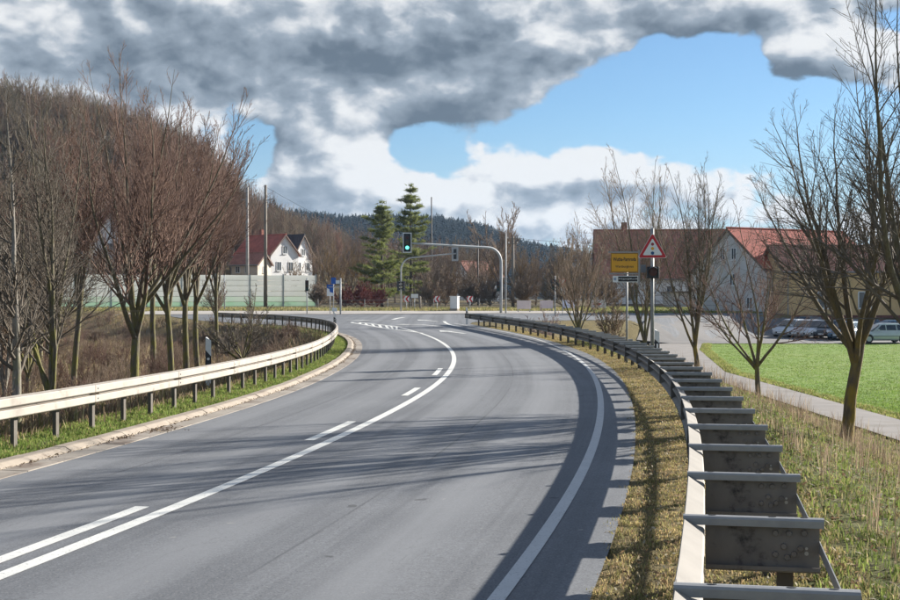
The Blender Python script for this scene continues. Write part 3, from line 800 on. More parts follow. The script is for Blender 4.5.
stand('bare_tree', dict(seed=41, H=9.4, r0=.12, fork=.12, nlead=7, lead=(.1, .55), nb=(12, 6, 4), blen=(.5, .52, .52), tw=.009, up=(.14, .08, .04), ang=(.6, .6, .6)), 579, 88, bark_green, twig_brown,
      'bare many stemmed tree left of the yellow town sign', RG)
# left verge: the trees behind the barrier
LG = 'bare trees behind the left barrier'
stand('bare_tree', dict(seed=51, H=5.8, r0=.085, single=True, fork=1, nb=(30, 6, 5), blen=(.26, .42, .45), tw=.0042, up=(.10, .08, .05), ang=(1.0, .7, .6), low=.18), 17, 21.5, bark_grey, twig_grey,
      'slim pale straight trunk of a young tree at the left edge', LG)
stand('bare_tree', dict(seed=52, H=7.6, r0=.09, fork=.12, nlead=7, lead=(.08, .4), nb=(12, 7, 5), blen=(.5, .52, .52), tw=.005, up=(.12, .08, .05)), 52, 26.5, bark_green, twig_grey,
      'clump of mossy pale stems beside the slim pale trunk', LG)
stand('bare_tree', dict(seed=57, H=10.2, r0=.12, fork=.28, nlead=9, lead=(.15, .82), nb=(14, 8, 5), blen=(.5, .52, .52), tw=.0044, up=(.12, .08, .04), ang=(.55, .55, .55), lbias=(.12, 0)), 133, 35, bark_green, twig_red,
      'largest left tree with a wide fan of red brown branches', LG, rz=.2)
stand('bare_tree', dict(seed=58, H=9.6, r0=.10, fork=.34, nlead=8, lead=(.15, .72), nb=(13, 8, 5), blen=(.5, .52, .52), tw=.005, up=(.14, .08, .04), ang=(.55, .55, .55), lbias=(.1, 0)), 173, 41, bark_green, twig_red,
      'bare red brown tree next to the largest left tree', LG)
stand('bare_tree', dict(seed=59, H=10.6, r0=.11, fork=.36, nlead=8, lead=(.15, .75), nb=(13, 8, 5), blen=(.5, .52, .52), tw=.007, up=(.12, .08, .04), ang=(.55, .55, .55), lbias=(.1, 0)), 187, 46, bark_green, twig_red,
      'bare red brown tree standing just left of the left marker post', LG)
stand('bare_tree', dict(seed=60, H=10.8, r0=.11, fork=.36, nlead=8, lead=(.15, .7), nb=(13, 7, 5), blen=(.5, .52, .52), tw=.0058, up=(.12, .08, .04), ang=(.55, .55, .55)), 198, 52, bark_green, twig_red,
      'farthest of the red brown trees in front of the noise wall', LG)
stand('bare_shrub', dict(seed=63, H=3.0, r0=.06, fork=.2, nlead=7, lead=(.5, 1.1), nb=(11, 7, 4), blen=(.5, .42, .42), tw=.006, up=(.10, .06, .03)), 240, 40, bark_green, twig_grey,
      'low spreading bare shrub right of the left marker post', None, 'shrub')
stand('bare_shrub', dict(seed=64, H=3.6, r0=.06, fork=.05, nlead=9, lead=(.1, .6), nb=(11, 6, 4), blen=(.4, .42, .42), tw=.010), 216, 96, bark_green, twig_brown,
      'upright thin shrub in front of the noise wall', None, 'shrub')
stand('bare_shrub', dict(seed=66, H=3.2, r0=.05, fork=.05, nlead=10, lead=(.2, .9), nb=(9, 6, 4), blen=(.45, .42, .42), tw=.009), 612, 62, bark_green, twig_brown,
      'small bare shrub below the yellow town sign', None, 'shrub')
stand('bare_shrub', dict(seed=67, H=3.0, r0=.05, fork=.04, nlead=12, lead=(.2, 1.1), nb=(11, 7, 4), blen=(.45, .42, .42), tw=.010), 545, 84, mat('pale_bark', (.36, .29, .26), (.25, .19, .17), 2, .9), mat('pale_twig', (.40, .32, .29), (.27, .20, .18), 2, .9),
      'pale pinkish bush behind the far end of the right barrier', None, 'shrub')

# slim trees of the same row, farther back
row = [tree_meshes('bare_tree', gen_tree(seed=k_, H=10, r0=.10, fork=.36, nlead=6, lead=(.1, .5), nb=(13, 8, 5), blen=(.48, .52, .52), tw=.0058, up=(.12, .08, .04), ang=(.55, .6, .6)), bark_green, twig_red) for k_ in (161, 162)]
for k_, (u_, Y_, s_, lab_) in enumerate(((72, 40, .95, 'slim red brown tree left of the largest left tree'), (153, 56, 1.2, 'slim red brown tree behind the gap right of the largest left tree'), (218, 66, 1.0, 'slim red brown tree nearest to the two tall utility poles'))):
    X_ = (u_-450)/F*Y_; plant('bare_tree', row[k_ % 2], X_, Y_, gz(X_, Y_), k_*1.9, s_, lab_, LG)

# dense trees between the verge trees and the noise wall on the far left (woodland edge)
def proto_set(specs): return [tree_meshes('bare_tree', gen_tree(**k), b, t) for k, b, t in specs]
edge_set = proto_set([
 (dict(seed=71, H=11, r0=.15, fork=.2, nlead=6, lead=(.12, .5), nb=(13, 7, 5), blen=(.5, .52, .52), tw=.011, up=(.16, .1, .05)), bark_green, twig_red),
 (dict(seed=72, H=11, r0=.14, fork=.12, nlead=6, lead=(.12, .55), nb=(13, 7, 5), blen=(.5, .52, .52), tw=.011, up=(.16, .1, .05)), bark_grey, twig_brown),
 (dict(seed=73, H=10, r0=.13, fork=.1, nlead=7, lead=(.15, .65), nb=(12, 7, 5), blen=(.5, .52, .52), tw=.011, up=(.14, .1, .05)), bark_green, twig_grey)])
rg = random.Random(12)
spots = [(-40, 34), (4, 36), (28, 42), (-10, 48), (-60, 44), (15, 58), (40, 62), (-30, 64), (48, 66), (0, 74), (30, 80), (-50, 80), (-15, 96), (40, 100)]
for i, (u, Y) in enumerate(spots):
    X = (u-450)/F*Y
    plant('bare_tree', edge_set[i % 3], X, Y, gz(X, Y), rg.uniform(0, 6.28), rg.uniform(.82, 1.08)*min(1.0, Y/60), 'bare brown tree in the dense thicket at the left picture edge', 'thicket trees at the left edge')

# ------------------------------------------------------------------ scattered masses
def scatter(name, pts, rot, scl, sources, idx, label, cat, parts='tree'):
    """one 'stuff' object: instances of its own child meshes on a cloud of points"""
    n = len(pts); me = bpy.data.meshes.new(name); me.vertices.add(n); me.vertices.foreach_set('co', np.asarray(pts, np.float32).ravel())
    for nm, ty, arr in (('rotz', 'FLOAT', rot), ('scl', 'FLOAT', scl), ('idx', 'INT', idx)):
        a = me.attributes.new(nm, ty, 'POINT'); a.data.foreach_set('value', np.asarray(arr, np.float32 if ty == 'FLOAT' else np.int32))
    o = tag(link(name, me), label, cat, kind='stuff')
    ng = bpy.data.node_groups.new(name, 'GeometryNodeTree')
    ng.interface.new_socket('Geometry', in_out='INPUT', socket_type='NodeSocketGeometry'); ng.interface.new_socket('Geometry', in_out='OUTPUT', socket_type='NodeSocketGeometry')
    N = NT(ng); gi = N.node('NodeGroupInput'); go = N.node('NodeGroupOutput'); jn = N.node('GeometryNodeJoinGeometry')
    def attr(nm, ty):
        a = N.node('GeometryNodeInputNamedAttribute', data_type=ty); a.inputs['Name'].default_value = nm
        return [s for s in a.outputs if s.enabled][0]
    rz = N.comb(0.0, 0.0, attr('rotz', 'FLOAT')); sc1 = attr('scl', 'FLOAT'); ix = attr('idx', 'INT')
    for k, me2 in enumerate(sources):
        src = link(parts, me2, o); src.location = pts[k]; src.rotation_euler.z = 1.3*k; src.scale = (float(scl[k]),)*3
        oi = N.node('GeometryNodeObjectInfo'); oi.inputs['Object'].default_value = src; oi.transform_space = 'ORIGINAL'
        ip = N.node('GeometryNodeInstanceOnPoints'); cp = N.node('FunctionNodeCompare', data_type='INT', operation='EQUAL')
        ints = [s for s in cp.inputs if s.type == 'INT']; N.l.new(ix, ints[0]); ints[1].default_value = k
        N.l.new(gi.outputs[0], ip.inputs['Points']); N.l.new(oi.outputs['Geometry'], ip.inputs['Instance']); N.l.new(cp.outputs[0], ip.inputs['Selection'])
        N.l.new(rz, ip.inputs['Rotation']); N.l.new(sc1, ip.inputs['Scale']); N.l.new(ip.outputs[0], jn.inputs[0])
    N.l.new(jn.outputs[0], go.inputs[0])
    md = o.modifiers.new('scatter', 'NODES'); md.node_group = ng
    return o
def wood_protos():
    kw = dict(nb=(10, 6, 4), blen=(.36, .42, .45), tw=.015, up=(.10, .06, .03))
    return [one_mesh('wood_tree', gen_tree(seed=81, H=12, r0=.16, fork=.3, nlead=5, lead=(.1, .45), **kw), wood_bark),
            one_mesh('wood_tree', gen_tree(seed=82, H=12, r0=.15, fork=.2, nlead=6, lead=(.1, .55), **kw), wood_bark2),
            one_mesh('wood_tree', gen_tree(seed=83, H=11, r0=.15, fork=.15, nlead=6, lead=(.1, .6), **kw), wood_bark)]
wp = wood_protos()
def hill_wood():
    g = np.random.default_rng(5); P = []
    while len(P) < 1500:
        y = g.uniform(174, 330); x = g.uniform(-215, 12)
        if x < -.50*y: continue
        u = 450+x*F/y
        if -36 < x < -20 and 205 < y < 235: continue        # gardens of the houses
        if u > 225 and y < 236: continue
        if u > 330 and g.random() < .5: continue
        P.append((x, y, gz(x, y)-.3))
    P = np.array(P); n = len(P)
    scatter('hillside_wood', P, g.uniform(0, 6.28, n), g.uniform(.75, 1.15, n), wp, g.integers(0, 3, n), 'leafless brown wood covering the hillside above the noise wall', 'wood', 'wood_tree')
hill_wood()

# conifers
needle = mat('needles', (.15, .18, .055), (.20, .21, .075), .8, .85, spec=.15)
_n = NT(needle.node_tree); let_through(_n, _n.n['Principled BSDF'], .45)
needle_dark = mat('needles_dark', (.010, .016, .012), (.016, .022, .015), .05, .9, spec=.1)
def conifer_far(seed, H, r, dens=9):
    g = np.random.default_rng(seed); V, T = [], []
    for k in range(dens*7):
        t = g.uniform(.08, 1); rr = r*(1.05-t)*g.uniform(.75, 1.15); a = g.uniform(0, 6.28); z = H*t
        c = np.array([math.cos(a), math.sin(a), 0]); s = np.array([-c[1], c[0], 0]); w = rr*.42
        i = len(V); V += [np.array([0, 0, z+.06*H]), c*rr+s*w+np.array([0, 0, z-.05*H]), c*rr*1.05+np.array([0, 0, z-.02*H]), c*rr-s*w+np.array([0, 0, z-.05*H])]
        T += [(i, i+1, i+2), (i, i+2, i+3)]
    V += [np.array([0, 0, H*1.05]), np.array([.05*r, 0, H*.9]), np.array([-.05*r, .05, H*.9])]; T.append((len(V)-3, len(V)-2, len(V)-1))
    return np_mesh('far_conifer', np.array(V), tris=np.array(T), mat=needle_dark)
def far_hills():
    ux = [-900, 0, 150, 250, 300, 350, 430, 480, 520, 570, 640, 720, 900, 1800]; yy = [140, 185, 206, 216, 218, 224, 221, 228, 245, 256, 268, 274, 278, 284]
    Yr = 1000.
    xs = axis([(-1500, 1400, 20)]); ys = axis([(560, 1350, 22)])
    X, Y = np.meshgrid(xs, ys)
    ridge = np.interp(xs*F/Yr+450, ux, [(300-q)/F*Yr for q in yy])
    prof = sst((Y-560)/(Yr-560))*np.where(Y > Yr, 1-.3*sst((Y-Yr)/350), 1)
    Z = -1+ridge[None, :]*prof + 2.5*np.sin(X*.021+Y*.013)*np.sin(Y*.017)*prof
    V = np.stack([X, Y, Z], -1).reshape(-1, 3); ny, nx = X.shape; i = (np.arange(ny-1)[:, None]*nx+np.arange(nx-1)).ravel()
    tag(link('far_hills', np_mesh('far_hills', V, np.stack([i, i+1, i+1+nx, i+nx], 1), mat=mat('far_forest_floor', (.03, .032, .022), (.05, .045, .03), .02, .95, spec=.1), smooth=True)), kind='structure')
    g = np.random.default_rng(6); n = 12000
    px_ = g.uniform(-480, 420, n); py = g.uniform(640, 1060, n)
    rz_ = np.interp(px_*F/Yr+450, ux, [(300-q)/F*Yr for q in yy]); pf = sst((py-560)/(Yr-560))*np.where(py > Yr, 1-.3*sst((py-Yr)/350), 1)
    pz = -1+rz_*pf+2.5*np.sin(px_*.021+py*.013)*np.sin(py*.017)*pf-.5
    P = np.stack([px_, py, pz], 1)
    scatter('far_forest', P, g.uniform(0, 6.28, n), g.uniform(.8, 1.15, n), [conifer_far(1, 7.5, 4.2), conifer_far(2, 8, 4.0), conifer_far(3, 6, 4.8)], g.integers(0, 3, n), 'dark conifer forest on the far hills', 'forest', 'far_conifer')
    # dark pines along the near hill's shoulder
    n = 150; P = []
    while len(P) < n:
        x = g.uniform(-70, -5); y = g.uniform(300, 520); u = 450+x*F/y
        if u < 262 or u > 440: continue
        P.append((x, y, gz(x, y)-.3))
    for _ in range(14):
        x = g.uniform(-82, -66); y = g.uniform(300, 312); P.append((x, y, gz(x, y)-.2))
    P = np.array(P); n = len(P)
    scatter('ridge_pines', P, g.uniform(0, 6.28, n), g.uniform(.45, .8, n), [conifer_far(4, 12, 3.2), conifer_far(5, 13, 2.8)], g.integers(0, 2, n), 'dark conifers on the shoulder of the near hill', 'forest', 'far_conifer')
far_hills()

def pine(seed, H, r0, rad_, gaps=.5):
    """open layered pine: trunk with whorls of long limbs, each limb tipped with brushes of needles"""
    g = np.random.default_rng(seed); limbs, NV, NT_ = [], [], []
    trunk = (np.array([[g.normal(0, .05)*t, g.normal(0, .05)*t, H*t] for t in np.linspace(0, 1, 14)]), np.linspace(r0, .03, 14))
    def brush(p, d, L, n):
        for _ in range(n):
            v = d+g.normal(0, .75, 3); v /= np.linalg.norm(v)+1e-6; s = np.cross(v, g.normal(0, 1, 3)); s /= np.linalg.norm(s)+1e-6; w = L*.11
            q = p+g.normal(0, L*.45, 3)*np.array([1, 1, .28])
            i = len(NV); NV.extend([q-s*w, q+s*w, q+v*L]); NT_.append((i, i+1, i+2))
    z = H*.10
    while z < H*.985:
        t = z/H; nl = g.integers(4, 7); R = rad_*(1-t)**.72*(.85+.15*math.sin(z*2)); a0 = g.uniform(0, 6.28)
        for k in range(nl):
            if g.random() < (.4 if t < .25 else .2): continue
            a = a0+k*6.283/nl+g.normal(0, .2); L = R*g.uniform(.5, 1.3)+.2
            d = np.array([math.cos(a), math.sin(a), g.uniform(-.12, .12)+.35*t]); P = [np.array([0, 0, z])]
            for q in range(5):
                P.append(P[-1]+d*L/5); d = d+np.array([0, 0, .05])+g.normal(0, .05, 3)
            P = np.array(P); limbs.append((P, np.linspace(max(.02, .05*(1-t)), .012, 6)))
            m = int(8+L*5.2)
            for q in range(m):
                f = (g.uniform(.22, 1.0))*5; i = min(int(f), 4); p = P[i]+(P[i+1]-P[i])*(f-i)
                sd_ = np.array([-math.sin(a), math.cos(a), 0])*g.normal(0, .16*L*(1.2-f/5)); 
                brush(p+sd_+np.array([0, 0, .08]), np.array([math.cos(a)*.7, math.sin(a)*.7, .35]), .42, 11)
        z += H*.047*g.uniform(.8, 1.25)
    brush(np.array([0, 0, H]), np.array([0, 0, 1.]), .5, 30)
    V, Q = tubes([trunk], 9); tm = np_mesh('pine_trunk', V, Q, mat=mat('pine_bark', (.10, .075, .055), (.06, .048, .038), 4, .9, stretch=(2, 2, .4)), smooth=True)
    V, Q = tubes(limbs, 4); lm = np_mesh('pine_limbs', V, Q, mat=MATS['pine_bark'])
    nm = np_mesh('pine_needles', np.array(NV), tris=np.array(NT_), mat=needle)
    return tm, lm, nm
for seed, u, Y, top, rr, lab in ((7, 411, 168, 186, 4.4, 'taller pine with a pointed top behind the signal arm'), (9, 382, 160, 203, 4.6, 'shorter broad pine left of the pointed pine')):
    X = (u-450)/F*Y; z = gz(X, Y); H = HC+(300-top)/F*Y-z
    r = empty('pine_tree', (X, Y, z), 0, lab, 'tree', 'pines beyond the junction')
    for nm, me in zip(('trunk', 'limbs', 'crown'), pine(seed, H, .24, rr)): link(nm, me, r)

# trees beyond the junction
back = proto_set([
 (dict(seed=91, H=12, r0=.18, fork=.18, nlead=7, lead=(.12, .55), nb=(13, 7, 5), blen=(.38, .42, .45), tw=.019, up=(.12, .08, .04)), wood_bark, twig_brown),
 (dict(seed=92, H=12, r0=.18, fork=.12, nlead=8, lead=(.15, .7), nb=(13, 7, 5), blen=(.4, .42, .45), tw=.019, up=(.10, .06, .03)), wood_bark, mat('twig_ochre', (.24, .165, .08), (.16, .11, .055), .6, .9, spec=.1))])
BG = 'bare trees beyond the junction'
def backtree(k, u, Y, top, label, rz=0.0, group=BG):
    X = (u-450)/F*Y; z = gz(X, Y); H = HC+(300-top)/F*Y-z
    plant('bare_tree', back[k], X, Y, z, rz, H/12., label, group)
backtree(0, 501, 200, 194, 'tallest bare tree with a rounded crown behind the street lamp')
backtree(1, 332, 205, 235, 'ochre bare tree right of the black roofed house', .5)
backtree(1, 352, 212, 238, 'ochre bare tree just left of the two pines', 1.5)
backtree(0, 318, 230, 236, 'brown bare tree close behind the black roofed house', 2.5)
backtree(0, 262, 214, 246, 'bare tree in the garden before the red roofed house', .9)
backtree(1, 294, 216, 256, 'small ochre tree before the white gable of the red roofed house', 2.2)
backtree(0, 100, 182, 236, 'bare tree before the half hidden orange roofed house', 1.2)
for i, (u, Y, top) in enumerate([(425, 178, 252), (440, 186, 248), (455, 176, 262), (468, 190, 246), (482, 182, 252), (520, 188, 240), (536, 180, 250), (552, 192, 238), (566, 186, 232), (588, 196, 222), (604, 190, 240), (490, 205, 236), (528, 210, 238), (445, 212, 240), (372, 200, 250), (395, 195, 246), (575, 160, 262), (545, 158, 270)]):
    backtree(i % 3 == 2, u, Y, top, 'dense brown bare tree in the row behind the junction fence', i*1.7, 'dense row of trees behind the junction')
# bushes beyond the junction
def bush_me(seed, H, Wd, twig, n=9, tw=.02):
    lv = gen_tree(seed=seed, H=H, r0=.06, fork=.05, nlead=n, lead=(.15, Wd), nb=(11, 7, 5), blen=(.5, .45, .45), tw=tw, up=(.06, .04, .02)); return tree_meshes('bush', lv, twig, twig)
tw_mar = mat('twig_maroon', (.20, .065, .055), (.13, .045, .04), .8, .9, spec=.1)
bm_ = bush_me(95, 3.6, 1.2, tw_mar, 12); bd_ = bush_me(96, 4.0, 1.1, twig_brown, 12)
for u, Y, k, s, lab in ((362, 150, 0, 1.05, 'maroon twigged bush left of the two pines'), (345, 148, 0, .85, 'smaller maroon bush behind the blue sign'), (377, 156, 0, .9, 'maroon bush at the foot of the shorter pine'),
                        (430, 152, 1, 1.1, 'brown bush behind the left chevron board'), (470, 156, 1, 1.2, 'brown bush behind the white cabinet'), (490, 158, 1, 1.0, 'brown bush behind the signal mast'), (525, 150, 1, 1.15, 'round brown bush right of the utility pole'), (446, 166, 1, 1.5, 'tall brown bush between pines and cabinet'), (565, 146, 1, 1.1, 'round brown bush behind the painted boards'), (605, 150, 1, 1.15, 'brown bush left of the long house'), (318, 150, 1, .9, 'dark bush at the end of the noise wall')):
    X = (u-450)/F*Y; plant('bush', (bm_, bd_)[k], X, Y, gz(X, Y), u*.37, s, lab, 'bushes beyond the junction', 'bush')

# ------------------------------------------------------------------ noise wall
def noise_wall():
    r = empty('noise_wall', (0, 0, 0), 0, 'pale noise wall of white panels with green lower band', 'noise wall')
    A = Vector(((60-450)/F*158, 158)); B = Vector(((316-450)/F*168, 168)); A = A+(A-B)*.35
    L = (B-A).length; d = (B-A)/L; n = int(L/4); w = L/n
    nv = Vector((d.y, -d.x))             # towards the road
    wpan = mat('panel_white', (.90, .90, .86), (.85, .86, .81), .5, .6, dirt=((.66, .66, .58), .6, .58, .85)); gpan = mat('panel_green', (.66, .84, .66), (.76, .87, .74), .7, .6, dirt=((.35, .42, .3), .5, .5, .8))
    gpan2 = mat('panel_pale_green', (.80, .88, .77), (.84, .88, .80), .7, .6)
    ang = math.atan2(d.y, d.x)
    for M_ in (wpan, gpan, gpan2):              # frosted panels let the sun behind them through
        N = NT(M_.node_tree); b = N.n['Principled BSDF']; tl = N.node('ShaderNodeBsdfTranslucent'); mx = N.node('ShaderNodeMixShader'); mx.inputs[0].default_value = .62
        N.l.new(b.inputs['Base Color'].links[0].from_socket, tl.inputs['Color']); N.l.new(b.outputs[0], mx.inputs[1]); N.l.new(tl.outputs[0], mx.inputs[2]); N.l.new(mx.outputs[0], N.n['Material Output'].inputs['Surface'])
    for k in range(n+1):
        p = A+d*w*k; z = gz(p.x, p.y)-.2
        m = MB(); M = Matrix.Translation((p.x, p.y, z)) @ Matrix.Rotation(ang, 4, 'Z'); m.box((0, 0, 2.15), (.14, .18, 4.3), M); m.build('wall_post', mat('wall_post', (.5, .52, .48), (.42, .44, .4), 2, .6), r)
        if k == n: break
        c = p+d*w/2
        M = Matrix.Translation((c.x, c.y, z)) @ Matrix.Rotation(ang, 4, 'Z')
        for j in range(6):
            h = .68; m = MB(); m.box((0, .01 if j % 2 else 0, .1+h*(j+.5)), (w-.16, .10, h-.03), M); m.build('wall_panel', gpan if j < 1 else (gpan2 if j < 2 else wpan), r)
noise_wall()

# ------------------------------------------------------------------ houses
glass = mat('window_glass', (.05, .06, .07), rough=.08, spec=.8)
frame_w = mat('window_frame', (.72, .72, .70), (.64, .64, .62), 5, .6)
def wall_mat(name, c, d=.75, s=.9): return mat(name, c, tuple(k*d for k in c), s, .9, 0, .1, 30, dirt=(tuple(k*.62 for k in c), .6, .52, .8))
def roof_mat(name, c):
    if name in MATS: return MATS[name]
    M = bpy.data.materials.new(name); M.use_nodes = True; N = NT(M.node_tree); b = N.n['Principled BSDF']
    ob = N.node('ShaderNodeTexCoord').outputs['Object']; n = N.noise(ob, .9, 6, .65); n2 = N.noise(ob, 6, 4, .7)
    x, y, z = N.sep(ob)
    row = N.m('FRACT', N.mul(z, 4.6)); colm = N.m('FRACT', N.mul(x, 3.4))
    cc = N.mix(N.step(n, .3, .7), c, tuple(k*.6 for k in c)); cc = N.mix(N.step(n2, .45, .75, 0, .5), cc, tuple(min(1, k*1.5) for k in c))
    cc = N.mix(N.step(row, .8, 1.0, 0, .5), cc, tuple(k*.4 for k in c))
    N.l.new(cc, b.inputs['Base Color']); b.inputs['Roughness'].default_value = .85
    bn = N.node('ShaderNodeBump'); bn.inputs['Strength'].default_value = .6; bn.inputs['Distance'].default_value = .04
    N.l.new(N.add(row, N.mul(colm, .5)), bn.inputs['Height']); N.l.new(bn.outputs[0], b.inputs['Normal'])
    MATS[name] = M; return M
def house(name, loc, rz, w, l, eave, ridge, walls, roof, label, wins=(), plinth=None, chimney=None, over=.35, gut=True):
    """gable house: local x along the ridge (length l), local y across (width w); wins: (face, pos, z, ww, hh); faces: g- g+ gables, s- s+ long sides"""
    r = empty(name, loc, rz, label, 'house')
    m = MB(); a, b = l/2, w/2
    V = [(-a, -b), (a, -b), (a, b), (-a, b)]
    lo = [(x, y, -3) for x, y in V]; hi = [(x, y, eave) for x, y in V]
    m.quad(lo[0], lo[1], hi[1], hi[0]); m.quad(lo[2], lo[3], hi[3], hi[2])
    m.poly([lo[1], lo[2], hi[2], (a, 0, ridge), hi[1]]); m.poly([lo[3], lo[0], hi[0], (-a, 0, ridge), hi[3]])
    m.build('wall', walls, r)
    if plinth is not None:
        m = MB(); e = .04
        for x0, y0, sx, sy in ((0, -b, l+2*e, 2*e), (0, b, l+2*e, 2*e), (-a, 0, 2*e, w-2*e), (a, 0, 2*e, w-2*e)): m.box((x0, y0, -.6), (sx, sy, 3.2))
        m.build('plinth', plinth, r)
    t = .16; sl = (ridge-eave)/b; rf = None
    for s in (-1, 1):
        m = MB(); yo = s*(b+over); zo = eave-over*sl
        p = [(-a-over, 0, ridge), (a+over, 0, ridge), (a+over, yo, zo), (-a-over, yo, zo)]
        m.loft([[(x, y, z+.02) for x, y, z in p], [(x, y, z+.02+t) for x, y, z in p]]); rf2 = m.build('roof', roof, r); rf = rf or rf2
    m = MB(); m.tube([(-a-over, 0, ridge+t), (a+over, 0, ridge+t)], .13, 8); m.build('ridge_tile', roof, rf)
    for x0 in (-a-over, a+over):              # barge boards
        m = MB()
        for s in (-1, 1): m.bar((x0, 0, ridge-.02), (x0, s*(b+over), eave-over*sl-.02), .05, .22)
        m.build('barge_board', mat('barge_board', (.16, .11, .08), (.12, .085, .06), 3, .8), rf)
    if gut:
        for s in (-1, 1):
            yo = s*(b+over+.03); zo = eave-over*sl+.05
            m = MB(); m.tube([(-a-over, yo, zo), (a+over, yo, zo)], .085, 8); m.build('gutter', galv, rf)
            m = MB(); m.tube([(-a+.12, yo, zo-.03), (-a+.12, s*(b+.09), zo-.45), (-a+.12, s*(b+.09), -.5)], .05, 7); m.build('downpipe', galv, r)
    if chimney:
        m = MB(); m.box((chimney[0], chimney[1], ridge+.2), (.7, .7, 2.0)); m.build('chimney', mat('chimney_brick', (.28, .12, .08), (.2, .09, .06), 4, .9), rf)
    for face, pos, z, ww, hh in wins:
        if face[0] == 'g': sx = -1 if face[1] == '-' else 1; M = Matrix.Translation((sx*a, pos, z)) @ Matrix.Rotation(sx*math.pi/2, 4, 'Z')
        else: sy = -1 if face[1] == '-' else 1; M = Matrix.Translation((pos, sy*b, z)) @ Matrix.Rotation(0 if sy < 0 else math.pi, 4, 'Z')
        f = MB()
        for cx, cz, bw, bh in ((0, hh/2, ww, .09), (0, -hh/2, ww, .09), (-ww/2, 0, .09, hh-.09), (ww/2, 0, .09, hh-.09), (0, 0, .06, hh-.09)): f.box((cx, -.02, cz), (bw, .10, bh), M)
        wn = f.build('window', frame_w, r)
        g = MB(); g.box((0, -.006, 0), (ww-.05, .03, hh-.05), M); g.build('pane', glass, wn)
        g = MB(); g.box((0, -.07, -hh/2-.08), (ww+.2, .2, .06), M); g.build('sill', frame_w, wn)
    return r
white_wall = wall_mat('white_wall', (.78, .77, .74), .93); cream_wall = wall_mat('cream_wall', (.66, .53, .33), .9); grey_wall = wall_mat('grey_wall', (.62, .59, .55), .8, .5)
tan_wall = wall_mat('tan_wall', (.66, .45, .22), .85); stone_pl = mat('stone_plinth', (.22, .18, .15), (.15, .125, .105), 1.5, .9)
red_roof = roof_mat('red_roof', (.48, .125, .08)); rust_roof = roof_mat('rust_roof', (.40, .165, .11)); black_roof = roof_mat('black_roof', (.03, .034, .045)); orange_roof = roof_mat('orange_roof', (.32, .12, .07))

def face_right(u, Y): return (u-450)/F*Y
# left: pair behind the noise wall; gables turned towards the sun
H1 = at(272, 273, 222)
house('white_house', (H1.x-1.2, 224, H1.z-.3), rad(-42), 6.2, 9.5, 3.5, 6.7, white_wall, red_roof, 'white house with red roof behind the noise wall',
      wins=[('g+', -1.3, 1.4, 1.0, 1.5), ('g+', 1.3, 1.4, 1.0, 1.5), ('g+', 0, 4.2, .9, 1.3), ('s-', -2.5, 1.4, 1.1, 1.4), ('s-', 0, 1.4, 1.1, 1.4), ('s-', 2.8, 1.4, 1.1, 1.4)], chimney=(-2, .6))
H2 = at(299, 273, 232)
house('white_house', (H2.x-1.9, 234, H2.z-.3), rad(-38), 4.6, 6.8, 3.6, 7.0, white_wall, black_roof, 'white house with black roof right of the red roofed house',
      wins=[('g+', -1.1, 1.4, .9, 1.5), ('g+', 1.1, 1.4, .9, 1.5), ('g+', 0, 4.0, .8, 1.2), ('s-', -1.4, 1.4, 1.0, 1.4), ('s-', 1.2, 1.4, 1.0, 1.4)])
H3 = at(250, 274, 205)
house('low_house', (H3.x, 206, H3.z-.2), rad(-25), 3.8, 5.0, 1.8, 3.4, wall_mat('ochre_wall', (.70, .60, .48), .9), rust_roof, 'low house with rust roof between the two utility poles', wins=[('g+', 0, .9, .8, 1.0), ('s-', -1.2, .9, .8, 1.0), ('s-', .6, .9, .8, 1.0)])
H4 = at(92, 276, 186)
house('white_house', (H4.x, 188, H4.z-.6), rad(-50), 6.0, 9, 4.8, 9.6, white_wall, orange_roof, 'white house with orange roof half hidden by the left trees', wins=[('g+', -1.2, 1.6, .9, 1.4), ('g+', 1.2, 1.6, .9, 1.4), ('g+', 0, 4.6, .9, 1.3), ('s-', 0, 1.6, 1, 1.4)])
H5 = at(478, 276, 230)
house('white_house', (H5.x, 232, 3.2), rad(35), 5, 7, 3.2, 5.6, white_wall, rust_roof, 'white house glimpsed through the trees behind the signal arm', wins=[('s-', -1.5, 1.6, 1.0, 1.4), ('s-', 1.2, 1.6, 1.0, 1.4), ('g-', 0, 1.6, .9, 1.4)])
# right: long house behind the signs
LHx = (650-450)/F*165
house('long_house', (LHx+3.2, 168, .6), rad(-4), 10, 19, 4.6, 10.4, white_wall, rust_roof, 'long white house with rust brown roof behind the warning sign', over=.5,
      wins=[('s-', p_, 2.3, 1.1, 1.9) for p_ in (-8, -5.5, -3, -.5, 2.2, 4.8, 7.2)], plinth=stone_pl, chimney=(-6, .8))
# grey gable with red roof (behind the small right tree)
gx = (716-450)/F*126
house('grey_house', (gx+8.2, 131.2, 0.0), rad(30), 10.6, 15.5, 4.9, 9.0, [grey_wall], red_roof, 'house with grey plaster gable and bright red roof by the parking lot', over=.25, plinth=stone_pl,
      wins=[('g-', -.8, 6.6, .65, 1.1), ('g-', .8, 6.6, .65, 1.1), ('g-', -.6, 4.1, .75, 1.1), ('g-', -3.0, 1.8, .8, 1.1), ('s-', -5, 2.6, 1.1, 1.5), ('s-', -2, 2.6, 1.1, 1.5)])
house('tan_house', ((850-450)/F*122+3.5, 124, -.3), rad(3), 9, 21, 5.1, 7.4, tan_wall, rust_roof, 'long tan house with brown roof behind the parked cars', over=.4, plinth=mat('red_plinth', (.20, .07, .05), (.13, .055, .045), 1.2, .9),
      wins=[('s-', -7.0, 2.4, 1.2, 1.5), ('s-', -3.2, 2.4, 1.2, 1.5), ('s-', .8, 2.4, 1.2, 1.5), ('s-', 4.6, 2.4, 1.2, 1.5), ('s-', 8, 2.4, 1.2, 1.5)])
